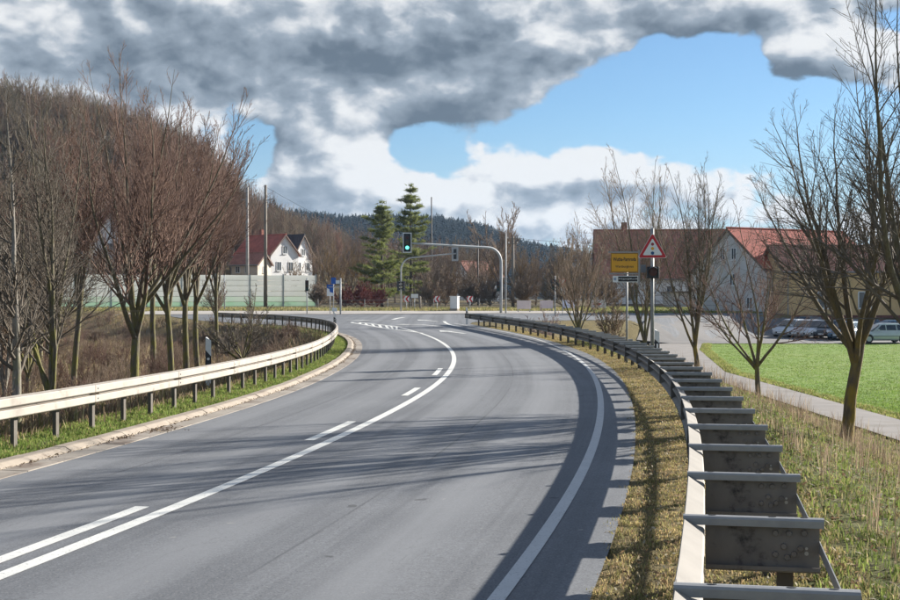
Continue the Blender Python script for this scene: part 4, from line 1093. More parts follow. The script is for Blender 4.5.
# small garage at the end of the long house
g0 = (688-450)/F*150
gr = empty('garage', (g0, 152, .1), rad(2), 'small white garage with grey ribbed doors left of the grey gable', 'garage')
m = MB(); m.box((0, 0, 1.0), (4.2, 5, 3.6)); m.build('wall', grey_wall, gr)
m = MB(); m.box((0, 0, 2.9), (4.6, 5.4, .2)); m.build('roof', stone_pl, gr)
for sx in (-1, 1):
    m = MB()
    m.box((sx*1.0, -2.53, 1.1), (1.8, .08, 2.3)); gd = m.build('garage_door', wall_mat('door_grey', (.66, .67, .66)), gr)
    for k in range(8): m = MB(); m.box((sx*1.0-.8+k*.225+.01, -2.58, 1.1), (.16, .03, 2.2)); m.build('door_rib', MATS['door_grey'], gd)

# painted boards along the far road
for u0, u1, v0, v1, Y, c, lab in ((517, 531, 300.5, 309, 126, (.72, .60, .56), 'pinkish white board right of the utility pole'), (540, 553, 300.5, 308.5, 130, (.70, .58, .56), 'pinkish board behind the pale bush'),
                                  (562, 576, 300, 308, 131, (.66, .70, .84), 'pale blue board behind the many stemmed tree'), (591, 606, 300, 308, 131, (.75, .70, .68), 'white board with red arrow left of the town sign')):
    r = empty('board', ((u0+u1-900)/2/F*Y, Y, 0), 0, lab, 'board', 'boards along the far road')
    z1 = HC+(300-v0)/F*Y; z0 = HC+(300-v1)/F*Y; w = (u1-u0)/F*Y
    m = MB(); m.box((0, 0, (z0+z1)/2), (w, .06, z1-z0)); m.build('panel', mat('board_%d' % u0, c, tuple(k*.9 for k in c), 3, .6), r)
    m = MB(); [m.box((sx*w*.42, .06, z0/2+z1/2-.5), (.08, .06, z1-z0+1.0)) for sx in (-1, 1)]; m.build('stand', galv, r)
    if 'arrow' in lab:
        m = MB(); m.poly([(-.1*w, -.035, (z0+z1)/2-.18), (.25*w, -.035, (z0+z1)/2), (-.1*w, -.035, (z0+z1)/2+.18)]); m.box((-.22*w, -.034, (z0+z1)/2), (.25*w, .006, .16)); m.build('red_arrow', mat('sign_red', (.50, .025, .03), rough=.45), r)

# ------------------------------------------------------------------ signs
sign_red = mat('sign_red', (.50, .025, .03), rough=.45); sign_white = mat('sign_white', (.78, .78, .75), (.72, .72, .69), 4, .45); sign_yellow = mat('sign_yellow', (.72, .36, .02), (.66, .32, .02), 3, .5)
sign_black = mat('sign_black', (.02, .02, .02), rough=.5); sign_back = galv; sign_blue = mat('sign_blue', (.015, .09, .36), rough=.45)
def text_mesh(body, size, material, name, parent, loc, bold=.0, align='CENTER', width=None):
    cu = bpy.data.curves.new('lettering', 'FONT'); cu.body = body; cu.size = size; cu.align_x = align; cu.align_y = 'CENTER'; cu.extrude = .0015; cu.offset = bold
    o = bpy.data.objects.new('tmp', cu); col.objects.link(o)
    bpy.context.view_layer.update()
    me = bpy.data.meshes.new_from_object(o.evaluated_get(bpy.context.evaluated_depsgraph_get()))
    bpy.data.objects.remove(o)
    if width:
        xs_ = [v.co.x for v in me.vertices]; k = width/(max(xs_)-min(xs_))
        for v in me.vertices: v.co.x *= k
    me.materials.clear(); me.materials.append(material)
    t = link(name, me, parent); t.location = loc; t.rotation_euler = (math.pi/2, 0, 0); return t
def pole(parent, x, y, z0, z1, r, material=galv, name='pole', n=10):
    m = MB(); m.tube([(x, y, z0), (x, y, z1)], r, n); return m.build(name, material, parent, smooth=True)
# yellow town sign
YS = 43.5
p0 = at(610.8, 253, YS); p1 = at(638.2, 272.3, YS)
tx_, tw, th = (p0.x+p1.x)/2, p1.x-p0.x, p0.z-p1.z; tz = (p0.z+p1.z)/2
ts = empty('town_sign', (tx_, YS, 0), rad(-5), 'yellow town sign with black lettering on a grey post', 'sign')
gzz = gz(tx_, YS)
m = MB(); m.box((0, 0, tz), (tw, .03, th)); pl_ = m.build('yellow_plate', sign_yellow, ts)
m = MB()
for cx, cz, bw, bh in ((0, th/2-.018, tw-.02, .014), (0, -th/2+.018, tw-.02, .014), (-tw/2+.017, 0, .014, th-.05), (tw/2-.017, 0, .014, th-.05)): m.box((cx, -.0165, tz+cz), (bw, .004, bh))
m.build('black_border', sign_black, pl_)
text_mesh('Wutha-Farnroda', .17, sign_black, 'lettering', pl_, (0, -.017, tz+.11), .004, width=tw*.84); text_mesh('Wartburgkreis', .11, sign_black, 'lettering', pl_, (0, -.017, tz-.13), .001, width=tw*.66)
m = MB(); m.box((-.02, .01, tz+th/2+.03), (tw+.12, .06, .045)); m.build('top_rail', galv, ts)
m = MB(); m.box((tw/2+.03, .02, tz-.17), (.05, .05, th+.55)); m.build('side_post', galv, ts)
m = MB(); m.box((.0, .01, tz-th/2-.05), (tw+.1, .05, .04)); m.build('bottom_rail', galv, ts)
zt = HC+(300-279)/F*YS; hh = (282.5-276)/F*YS
m = MB(); m.box((.03, 0, zt), (tw*.92, .025, hh)); bp = m.build('direction_plate', sign_white, ts)
m = MB(); m.box((.11, -.0145, zt), (tw*.70, .006, hh*.78)); m.build('dark_field', sign_black, bp)
m = MB(); m.poly([(-tw*.36, -.0135, zt-.05), (-tw*.30, -.0135, zt-.05), (-tw*.30, -.0135, zt+.05), (-tw*.36, -.0135, zt+.05), (-tw*.41, -.0135, zt)]); m.build('arrow_mark', mat('mark_grey', (.25, .32, .42), rough=.5), bp)
rg = random.Random(2)
m = MB(); q = -.20
while q < .42: w_ = rg.uniform(.03, .075); m.box((q+w_/2, -.019, zt+rg.uniform(-.008, .008)), (w_, .004, rg.uniform(.03, .055))); q += w_+.018
m.build('pale_lettering', mat('letter_pale', (.45, .45, .42), rough=.6), bp)
pole(ts, .08, .07, gzz-.3, tz+th/2, .035)
# warning sign, lamp box and pole
WS = 40.0
wx = (652.5-450)/F*WS
ws = empty('warning_sign', (wx, WS, 0), rad(-6), 'red rimmed triangular traffic signal warning sign above a black lamp box', 'sign')
zc = HC+(300-249.5)/F*WS
def tri(side, yy, thick, nm, mt, parent, rnd=.04):
    Hh = side*.866; m = MB(); P = []
    for cx, cz in ((-side/2, -Hh/3), (side/2, -Hh/3), (0, 2*Hh/3)):
        v = Vector((cx, cz)); base = math.atan2(cz, cx); c = v*(1-2*rnd/v.length)
        for k in range(-3, 4):
            a = base+k*rad(60)/3; P.append((c.x+rnd*math.cos(a), c.y+rnd*math.sin(a)))
    m.loft([[(x, yy+thick, zc+z) for x, z in P], [(x, yy, zc+z) for x, z in P]]); return m.build(nm, mt, parent)
edge = tri(.91, -.010, .02, 'sign_plate', sign_white, ws)
tri(.875, -.013, .004, 'red_rim', sign_red, edge); tri(.60, -.0165, .004, 'white_field', sign_white, edge, .02)
for dz, c, rr in ((.165, (.30, .05, .06), .048), (.03, (.75, .36, .03), .048), (-.11, (.015, .08, .2), .052)):
    m = MB(); m.tube([(0, -.021, zc+dz), (0, -.015, zc+dz)], rr, 16); m.build('signal_dot', mat('dot_%d' % int(100+dz*100), c, rough=.45), edge)
zb = HC+(300-272.5)/F*WS
m = MB(); m.box((.01, -.02, zb), (.37, .30, .36)); lb_ = m.build('lamp_box', black_plastic, ws, bevel=.02)
m = MB(); arc = [(.01+.15*math.cos(t), zb+.02+.15*math.sin(t)) for t in np.linspace(-.3, math.pi+.3, 15)]
m.loft([[(x, -.172, z), (x, -.36, z-.02), (x*1.0+(x-.01)*.06, -.36, z-.01), (x+(x-.01)*.06, -.172, z+.01)] for x, z in arc], closed=True); m.build('lamp_visor', black_plastic, lb_)
m = MB(); m.tube([(.01, -.172, zb+.02), (.01, -.186, zb+.02)], .13, 20); m.build('lamp_lens', mat('lens_dark', (.09, .02, .012), rough=.25), lb_)
m = MB(); m.box((-.28, .1, zb+.12), (.16, .12, .24)); m.build('control_box', mat('box_grey', (.16, .17, .18), rough=.6), ws)
gw = gz(wx, WS); pole(ws, 0, .16, gw-.3, zc+.66, .055)
m = MB(); m.box((-.07, .06, zb), (.16, .1, .05)); m.box((0, .08, zc-.1), (.14, .14, .04)); m.box((0, .08, zc+.2), (.14, .14, .04)); m.box((-.15, .13, zb+.1), (.3, .05, .04)); m.build('bracket', galv, ws)

# ------------------------------------------------------------------ signals, lamps, poles
lens_r, lens_a = mat('lens_red_off', (.06, .012, .01), rough=.3), mat('lens_amber_off', (.07, .04, .01), rough=.3)
lens_g = mat('lens_green_lit', (.1, .6, .5), rough=.3, emit=(.12, .9, .7, 1.1)); lens_g0 = mat('lens_green_off', (.01, .05, .04), rough=.3)
grey_pole = mat('grey_pole', (.40, .41, .41), (.33, .34, .34), 3, .55, .2)
def signal_head(parent, loc, rz, h, board=None, lit=None, name='signal_head', back=False):
    e = MB(); w = h*.30; M = Matrix.Translation(loc) @ Matrix.Rotation(rz, 4, 'Z')
    e.box((0, 0, 0), (w, w*.7, h), M); hd = e.build(name, black_plastic, parent)
    if board:
        bw, bh = board; b = MB(); b.box((0, w*.1, 0), (bw, .03, bh), M); bd = b.build('backing_board', mat('board_black', (.02, .02, .022), rough=.6) if not back else grey_pole, hd)
        f = MB(); t = .075
        for cx, cz, a, c in ((0, bh/2-t/2, bw, t), (0, -bh/2+t/2, bw, t), (-bw/2+t/2, 0, t, bh-2*t), (bw/2-t/2, 0, t, bh-2*t)): f.box((cx, w*.1-.02, cz), (a, .012, c), M)
        f.build('white_border', sign_white, hd)
    for k, mt in enumerate((lens_r, lens_a, lens_g if lit else lens_g0)):
        zc_ = h*(1-k)/3.0
        m = MB(); m.tube([M @ Vector((0, -w*.35, zc_)), M @ Vector((0, -w*.35-.03, zc_))], h*.118, 14); m.build('lens', mt, hd)
        m = MB(); m.loft([[M @ Vector((h*.128*math.cos(t), yy, zc_+h*.128*math.sin(t))) for yy in (-w*.35, -w*.35-h*.15)]+[M @ Vector((h*.142*math.cos(t), yy, zc_+h*.142*math.sin(t))) for yy in (-w*.35-h*.15, -w*.35)] for t in np.linspace(-.2, math.pi+.2, 11)]); m.build('visor', black_plastic, hd)
    return hd
# mast with long arm over the right lanes
bx, by = (501-450)/F*122, 122.0; bz = gz(bx, by)
ms = empty('signal_mast', (bx, by, bz), 0, 'curved signal mast reaching over the road with lit green signal', 'traffic light', 'traffic lights at the junction')
ex, ey = (409-450)/F*116-bx, 116-by; ez = HC+(300-243)/F*116-bz; zt_ = HC+(300-262)/F*122-bz
za = HC+(300-247.5)/F*121-bz
pts = [(0, 0, -.3), (0, 0, 2), (0, 0, zt_)]
dirx = Vector((ex, ey, 0)).normalized()
for k in range(1, 9):
    t = k/8*math.pi/2; R_ = za-zt_; q = R_*(1-math.cos(t)); pts.append((dirx.x*q*1.15, dirx.y*q*1.15, zt_+R_*math.sin(t)))
lx = pts[-1]
for k in range(1, 6): t = k/5; pts.append((lx[0]+(ex-lx[0])*t, lx[1]+(ey-lx[1])*t, lx[2]+(ez-lx[2])*t))
m = MB(); m.tube(pts, [.13]*3+[.12]*8+[.11, .10, .09, .08, .07], 10); m.build('mast', grey_pole, ms, smooth=True)
m = MB(); m.box((0, 0, .0), (.5, .5, .06)); m.build('base_plate', grey_pole, ms)
hz = HC+(300-242.7)/F*116-bz
signal_head(ms, ((407.2-450)/F*115.8-bx, ey-.12, hz), .04, 1.35, (.78, 1.78), True)
signal_head(ms, (-.28, -.12, HC+(300-286.5)/F*122-bz), .1, .92)
# second mast, facing the other way
bx2, by2 = (401-450)/F*129, 129.0; bz2 = gz(bx2, by2)
m2 = empty('signal_mast', (bx2, by2, bz2), 0, 'thinner signal mast left of the cabinet with its arm pointing right', 'traffic light', 'traffic lights at the junction')
zz = HC+(300-253.5)/F*129-bz2; ee = (456-450)/F*129-bx2
pts = [(0, 0, -.3), (0, 0, zz-1.6)]+[(1.2*(1-math.cos(t)), 0, zz-1.6+1.2*math.sin(t)) for t in np.linspace(.2, math.pi/2, 6)]+[(ee*.6, 0, zz-.2), (ee, 0, zz)]
m = MB(); m.tube(pts, .07, 8); m.build('mast', grey_pole, m2, smooth=True)
signal_head(m2, (ee-.1, .12, zz-.05), math.pi, 1.0, (.66, 1.38), None, back=True)
signal_head(m2, (.28, -.05, HC+(300-286)/F*129-bz2), -.9, .95); signal_head(m2, (-.25, .05, HC+(300-286)/F*129-bz2), 1.2, .95)
# small signal at the left branch and at the right one
for u, Y, v0, lab in ((307, 118, 277.5, 'small signal on a thin post in front of the noise wall'), (555, 112, 276, 'signal post behind the pale bush')):
    x_ = (u-450)/F*Y; z_ = gz(x_, Y); s_ = empty('signal_post', (x_, Y, z_), 0, lab, 'traffic light', 'traffic lights at the junction')
    top = HC+(300-v0)/F*Y-z_; pole(s_, 0, 0, -.3, top, .055, grey_pole); signal_head(s_, (.0 if u < 400 else -.22, -.12, top-.75), .2, .98)
    if u > 400: signal_head(s_, (.22, .05, top-.75), -1.2, .98)
# give-way sign right
x_ = (562.5-450)/F*113; z_ = gz(x_, 113); gs = empty('give_way_sign', (x_, 113, z_), 0, 'red and white give way triangle above a white plate', 'sign')
zz = HC+(300-281.5)/F*113-z_
m = MB(); m.loft([[(-.42, q, zz+.26), (.42, q, zz+.26), (0, q, zz-.46)] for q in (.02, 0)]); gp = m.build('triangle', sign_red, gs)
m = MB(); m.loft([[(-.27, q, zz+.17), (.27, q, zz+.17), (0, q, zz-.28)] for q in (.0, -.006)]); m.build('white_field', sign_white, gp)
m = MB(); m.box((.02, 0, zz-.80), (.42, .02, .58)); m.build('white_plate', sign_white, gs); pole(gs, 0, .05, -.3, zz+.2, .03)
# street lamp
x_, Y = (505.8-450)/F*121, 121; z_ = gz(x_, Y); sl = empty('street_lamp', (x_, Y, z_), 0, 'slim grey street lamp with short arm beside the signal mast', 'street lamp')
t_ = HC+(300-232.5)/F*Y-z_; a_ = (490.5-505.8)/F*Y
m = MB(); m.tube([(0, 0, -.3), (0, 0, t_), (a_*.3, 0, t_+.15), (a_*.8, 0, t_+.3)], [.08, .055, .04, .035], 9); m.build('pole', grey_pole, sl, smooth=True)
m = MB(); m.box((a_*.9, 0, t_+.31), (.6, .22, .09), None); m.build('lamp_head', grey_pole, sl, bevel=.02)
# utility poles
def upole(u, Y, v0, v1, r, label, arms=True, material=wood_pole):
    x_ = (u-450)/F*Y; z1 = HC+(300-v0)/F*Y; z0 = gz(x_, Y); e = empty('utility_pole', (x_, Y, z0), 0, label, 'utility pole', 'utility poles')
    m = MB(); m.tube([(0, 0, -.5), (0, 0, z1-z0)], [r*1.2, r*.8], 10); m.build('pole', material, e, smooth=True)
    if arms:
        for k, (dz, w_) in enumerate(((.35, 1.5), (.95, 1.2))):
            m = MB(); m.box((0, -.12, z1-z0-dz), (w_, .09, .1)); c_ = m.build('cross_arm', material, e)
            m = MB(); [m.tube([(sx*w_*.44, -.12, z1-z0-dz+.05), (sx*w_*.44, -.12, z1-z0-dz+.25)], [.05, .035], 7) for sx in (-1, 1)]; m.build('insulator', white_paint, c_)
    return Vector((x_, Y, z1-.2))
conc_pole = mat('concrete_pole', (.40, .37, .33), (.31, .28, .25), 2, .85)
w1 = upole(513, 160, 236, 310, .17, 'wooden utility pole right of the street lamp')
w2 = upole(247.3, 176, 187, 283, .20, 'pale left one of the two tall utility poles behind the noise wall', False, conc_pole)
w3 = upole(265.5, 150, 185, 308, .19, 'dark right one of the two tall utility poles in front of the noise wall', False)
w4 = upole(431.5, 190, 197, 300, .10, 'thin pole rising behind the pines', False, post_mat); upole(478, 180, 240, 300, .10, 'thin pole in front of the hidden white house', False, post_mat)
upole(224.5, 135, 275, 311, .06, 'thin grey post in front of the noise wall', False, grey_pole)
for P in (w2, w3):
    m = MB(); m.bar((P.x, P.y-.1, P.z-1.6), (P.x+(1.0 if P is w3 else -1.0), P.y-.1, P.z-1.4), .1, .1)
    o = m.build('bracket_arm', galv); par = [q for q in bpy.data.objects if q.name.startswith('utility_pole') and abs(q.location.x-P.x) < .01][0]; o.parent = par; o.location = -par.location
def wire(a, b, sag, label):
    m = MB(); pts = [Vector(a).lerp(Vector(b), t)+Vector((0, 0, -sag*4*t*(1-t))) for t in np.linspace(0, 1, 14)]; m.tube(pts, .018, 4); tag(m.build('cable', sign_black), label, 'cable', 'overhead cables')
wire(w1, (40, 175, 11.5), 1.2, 'upper overhead cable from the wooden pole towards the right'); wire(w1-Vector((0, 0, .6)), (40, 175, 10.6), 1.2, 'lower overhead cable from the wooden pole towards the right')
wire(w3, (-2, 185, 8), 1.0, 'overhead cable from the dark tall pole towards the junction')
# blue and white signs on the left corner
Y = 117; x_ = (340.5-450)/F*Y; z_ = gz(x_, Y); e = empty('sign_post', (x_, Y, z_), 0, 'grey post with bracket and small plates left of the junction', 'sign post')
pole(e, 0, 0, -.3, HC+(300-278)/F*Y-z_, .07, grey_pole); m = MB(); m.box((-.55, 0, HC+(300-287)/F*Y-z_), (1.1, .06, .07)); m.build('bracket', grey_pole, e)
m = MB(); m.box((-.25, -.06, HC+(300-282)/F*Y-z_), (.35, .02, .3)); m.build('plate', sign_white, e)
for u, v0, v1, w_, a, lab in ((330, 284.5, 296, .58, 1, 'blue and white sign left of the grey sign post'), (333.5, 277.5, 284, .45, 0, 'small blue sign above the blue and white sign')):
    Y = 119; x_ = (u-450)/F*Y; z_ = gz(x_, Y); e = empty('information_sign', (x_, Y, z_), 0, lab, 'sign', 'blue signs at the left corner'); za_, zb_ = HC+(300-v0)/F*Y-z_, HC+(300-v1)/F*Y-z_
    m = MB(); m.box((0, 0, (za_+zb_)/2), (w_, .03, za_-zb_)); m.build('plate', sign_blue, e)
    if a: m = MB(); m.poly([(-w_*.5, -.02, zb_), (w_*.5, -.02, zb_), (w_*.5, -.02, zb_+.25*(za_-zb_)), (0, -.02, zb_+.35*(za_-zb_)), (-w_*.1, -.02, zb_+.6*(za_-zb_)), (-w_*.5, -.02, zb_+.7*(za_-zb_))]); m.build('white_area', sign_white, e)
    pole(e, 0, .05, -.3, za_, .035, grey_pole)
# red and white chevron boards, white plates, post and cabinet beyond the junction
for u, lab in ((406.5, 'left red and white chevron board under the pines'), (437, 'middle red and white chevron board left of the cabinet'), (470, 'right red and white chevron board right of the cabinet')):
    Y = 134; x_ = (u-450)/F*Y; z_ = gz(x_, Y); e = empty('chevron_board', (x_, Y, z_), 0, lab, 'sign', 'chevron boards'); zc_ = HC+(300-299)/F*Y-z_; b_ = .3
    m = MB(); m.box((0, 0, zc_), (b_*2, .03, b_*2)); bo = m.build('plate', sign_white, e)
    m = MB(); m.poly([(b_, -.02, zc_+b_), (b_*.35, -.02, zc_+b_), (-b_*.4, -.02, zc_), (b_*.35, -.02, zc_-b_), (b_, -.02, zc_-b_), (b_*.25, -.02, zc_)]); m.poly([(-b_*.5, -.02, zc_+b_), (-b_, -.02, zc_+b_), (-b_, -.02, zc_-b_), (-b_*.5, -.02, zc_-b_), (-b_*.95, -.02, zc_)]); m.build('red_chevron', sign_red, bo)
    pole(e, 0, .05, -.3, zc_, .035, grey_pole)
for u, v, Y, w_, lab in ((414.6, 296, 136, .75, 'small white plate beside the left chevron board'), (334.4, 309.6, 104, .42, 'small white plate low on a post at the left corner')):
    x_ = (u-450)/F*Y; z_ = gz(x_, Y); e = empty('white_plate', (x_, Y, z_), 0, lab, 'sign'); zc_ = HC+(300-v)/F*Y-z_
    m = MB(); m.box((0, 0, zc_), (w_, .03, .42 if u > 400 else .3)); m.build('plate', sign_white, e); pole(e, 0, .05, -.3, zc_, .03, grey_pole)
Y = 138; x_ = (420-450)/F*Y; z_ = gz(x_, Y); e = empty('wooden_post', (x_, Y, z_), 0, 'short thick wooden post right of the small white plate', 'post'); pole(e, 0, 0, -.3, HC+(300-297)/F*Y-z_, .12, wood_pole)
m = MB(); m.tube([(0, 0, HC+(300-297)/F*Y-z_), (0, 0, HC+(300-296)/F*Y-z_)], [.12, .05], 10); m.build('post_cap', wood_pole, e)
Y = 131.5; x_ = (454.7-450)/F*Y; z_ = gz(x_, Y); e = empty('cabinet', (x_, Y, z_), rad(-32), 'white switch cabinet at the far side of the junction', 'cabinet'); hc = HC+(300-296.8)/F*Y-z_
cab = mat('cabinet_white', (.74, .73, .70), (.66, .65, .62), 3, .6)
m = MB(); m.box((0, 0, hc/2), (.85, .42, hc)); cb = m.build('body', cab, e, bevel=.02); m = MB(); m.box((0, 0, hc+.03), (.93, .5, .08)); m.build('lid', cab, e); m = MB(); m.box((0, 0, .1), (.89, .46, .3)); m.build('plinth', concrete, e)
for sx in (-1, 1): m = MB(); m.box((sx*.205, -.213, hc/2+.1), (.39, .012, hc-.4)); d_ = m.build('door', cab, cb)

# ------------------------------------------------------------------ fences
def fence(pts, h, n_rail, label, step=2.5, material=None, wires=True):
    e = empty('wire_fence', (0, 0, 0), 0, label, 'fence', 'fences'); material = material or mat('fence_grey', (.22, .21, .19), (.16, .15, .14), 3, .7)
    c = smooth_curve(pts, it=1); S = arclen(c); tops = []
    for q in np.arange(0, S[-1], step):
        x, y, tx, ty = (float(v) for v in frame_at(c, q, S)); z = gz(x, y); tops.append((x, y, z)); pole(e, x, y, z-.2, z+h, .04, material, 'fence_post', 6)
    for k in range(n_rail):
        m = MB(); hh = h*(k+.6)/n_rail; m.tube([(x, y-.05, z+hh) for x, y, z in tops], .022, 5); m.build('fence_rail', material, e)
fence([((318-450)/F*138, 138), ((400-450)/F*140, 140), ((515-450)/F*142, 142)], 1.15, 3, 'low wire fence on the grass beyond the junction')
fence([((655-450)/F*128, 128), ((700-450)/F*130, 130), ((742-450)/F*124, 124)], 1.2, 3, 'low fence in front of the long house')

# ------------------------------------------------------------------ cars
tyre_m = mat('tyre', (.018, .018, .018), (.03, .03, .03), 6, .85); rim_m = mat('rim', (.42, .43, .44), rough=.35, metal=.6); car_glass = mat('car_glass', (.02, .025, .03), rough=.06, spec=.9)
light_m = mat('headlight', (.7, .72, .74), rough=.15, spec=.8); tail_m = mat('tail_light', (.28, .015, .015), rough=.25)
def car(x, y, z, rz, paint, label, L=4.2, Wd=1.76, Hh=1.5, estate=False):
    """front points to -x; body of stations, greenhouse, windows, wheels and lights as parts"""
    r = empty('parked_car', (x, y, z), rz, label, 'car', 'cars in the parking lot'); f = L/4.2
    hw = Wd/2
    st = [(-2.10, .40, .55, .62), (-2.02, .25, .68, .82), (-1.75, .20, .76, .93), (-1.2, .19, .86, .99), (-.75, .19, .93, 1.0), (0, .19, .95, 1.0), (.9, .19, .96, 1.0), (1.5, .21, .97, .985), (1.95, .26, .95, .93), (2.10, .42, .86, .84)]
    m = MB(); rings = []
    for sx, zb_, zt_, wf in st:
        w_ = hw*wf; rings.append([(sx*f, -w_*.93, zb_), (sx*f, -w_, zb_+.14), (sx*f, -w_*.995, (zb_+zt_)/2+.06), (sx*f, -w_*.93, zt_-.03), (sx*f, -w_*.72, zt_), (sx*f, w_*.72, zt_), (sx*f, w_*.93, zt_-.03), (sx*f, w_*.995, (zb_+zt_)/2+.06), (sx*f, w_, zb_+.14), (sx*f, w_*.93, zb_)])
    m.loft(rings); body = m.build('body', paint, r, smooth=True)
    rear = 1.95 if estate else 1.75; rr = 1.75 if estate else 1.35
    cb = [(-1.0, .90, .86), (-.28, Hh-.06, .70), (0, Hh, .70), (rr*.75, Hh-.02, .69), (rr, Hh-.10, .67), (rear, .95, .84)]
    low = [-1.05, -.62, 0, rr*.75, rr+.1, rear+.02]
    m = MB(); rings = []
    for (sx, zt_, wf), lx_ in zip(cb, low):
        rings.append([(lx_*f, -hw*.92, .90), (sx*f, -hw*(wf+.04), zt_-.05), (sx*f, -hw*wf*.85, zt_), (sx*f, hw*wf*.85, zt_), (sx*f, hw*(wf+.04), zt_-.05), (lx_*f, hw*.92, .90)])
    m.loft(rings); m.build('cabin', paint, r, smooth=False)
    for sy in (-1, 1):
        def side(x0, x1, x2, x3):
            zt1 = Hh-.14; q = [(x0, .97), (x1, .97), (x2, zt1), (x3, zt1)]; m = MB()
            def yy(z_): t = (z_-.90)/(Hh-.11-.90); return sy*(hw*(.92+( .755-.92)*t)+.012)
            m.loft([[(a*f, yy(b)-sy*.03, b) for a, b in q], [(a*f, yy(b), b) for a, b in q]]); return m.build('side_window', car_glass, r)
        side(-.72, -.02, -.04, -.30); side(.05, .78, .74, .03); side(.86, rear-.28, rr-.12, .82)
        for wx_ in (-1.32*f, 1.28*f):
            m = MB(); yc = sy*(hw-.10); rw = .315
            m.loft([[(wx_+q*math.cos(t), yc+sy*o, rw+q*math.sin(t)) for t in np.linspace(0, 2*math.pi, 19)[:-1]] for q, o in ((rw*.6, .115), (rw*.92, .12), (rw, .09), (rw, -.09), (rw*.9, -.1))]); w_o = m.build('wheel', tyre_m, r)
            m = MB(); m.tube([(wx_, yc+sy*.06, rw), (wx_, yc+sy*.118, rw)], rw*.62, 16); m.build('rim', rim_m, w_o)
            m = MB(); m.loft([[(wx_+q*math.cos(t), sy*(hw*.985+.012), rw+q*math.sin(t)) for q in (rw*1.02, rw*1.16)] for t in np.linspace(-.1, math.pi+.1, 13)], closed=False, cap=False); m.build('wheel_arch', tyre_m, r)
        m = MB(); m.box((-1.98*f, sy*hw*.66, .66), (.2, .34, .16)); m.build('headlight', light_m, r, bevel=.03)
        m = MB(); m.box((2.02*f, sy*hw*.74, .78), (.14, .24, .26)); m.build('tail_light', tail_m, r, bevel=.02)
        m = MB(); m.box((-.66*f, sy*(hw+.08), 1.0), (.14, .16, .11)); m.build('mirror', paint, r, bevel=.02)
        m = MB(); m.box((0, sy*(hw+.003), .52), (2.0*f, .02, .035)); m.build('side_strip', tyre_m, r)
    m = MB(); m.loft([[(-1.04*f, -hw*.78, .945), (-1.04*f, hw*.78, .945), (-.40*f, hw*.62, Hh-.12), (-.40*f, -hw*.62, Hh-.12)], [(-1.07*f, -hw*.78, .955), (-1.07*f, hw*.78, .955), (-.42*f, hw*.62, Hh-.10), (-.42*f, -hw*.62, Hh-.10)]]); m.build('windscreen', car_glass, r)
    m = MB(); m.loft([[((rear-.03)*f, -hw*.72, 1.0), ((rear-.03)*f, hw*.72, 1.0), ((rr+.05)*f, hw*.6, Hh-.16), ((rr+.05)*f, -hw*.6, Hh-.16)], [((rear+.03)*f, -hw*.72, 1.0), ((rear+.03)*f, hw*.72, 1.0), ((rr+.10)*f, hw*.6, Hh-.16), ((rr+.10)*f, -hw*.6, Hh-.16)]]); m.build('rear_window', car_glass, r)
    m = MB(); m.box((-2.1*f, 0, .40), (.06, .8, .14)); m.build('grille', tyre_m, r); m = MB(); m.box((-2.125*f, 0, .40), (.02, .5, .11)); m.build('number_plate', sign_white, r)
    return r
def paint(nm, c): return mat('paint_'+nm, c, tuple(k*.94 for k in c), 2, .28, .25, spec=.6)
silver, pale, white_c, blue_c, dark_c, red_c = paint('silver', (.60, .62, .64)), paint('pale_green', (.52, .57, .55)), paint('white', (.72, .72, .71)), paint('blue', (.10, .17, .24)), paint('anthracite', (.05, .055, .06)), paint('maroon', (.10, .03, .035))
def put_car(u, Y, rz, pnt, lab, **k):
    x_ = (u-450)/F*Y; car(x_, Y, gz(x_, Y)+.045, rz, pnt, lab, **k)
put_car(882, 98.5, rad(4), pale, 'pale silver car seen from the side at the right edge of the lot', estate=True, L=4.3)
put_car(890, 107, rad(15), blue_c, 'blue estate car behind the pale silver car', estate=True)
put_car(846, 104, rad(52), blue_c, 'blue car left of the pale silver car')
put_car(832, 106, rad(50), dark_c, 'dark car in the middle of the parked row')
put_car(819, 107, rad(50), silver, 'silver car left of the dark car in the parked row')
put_car(806, 108, rad(48), white_c, 'white car second from the left end of the parked row')
put_car(792, 109.5, rad(48), silver, 'silver car at the left end of the parked row')
put_car(806, 115, rad(40), dark_c, 'dark car half hidden behind the white parked car')
put_car(862, 113, rad(30), red_c, 'maroon car behind the blue cars')

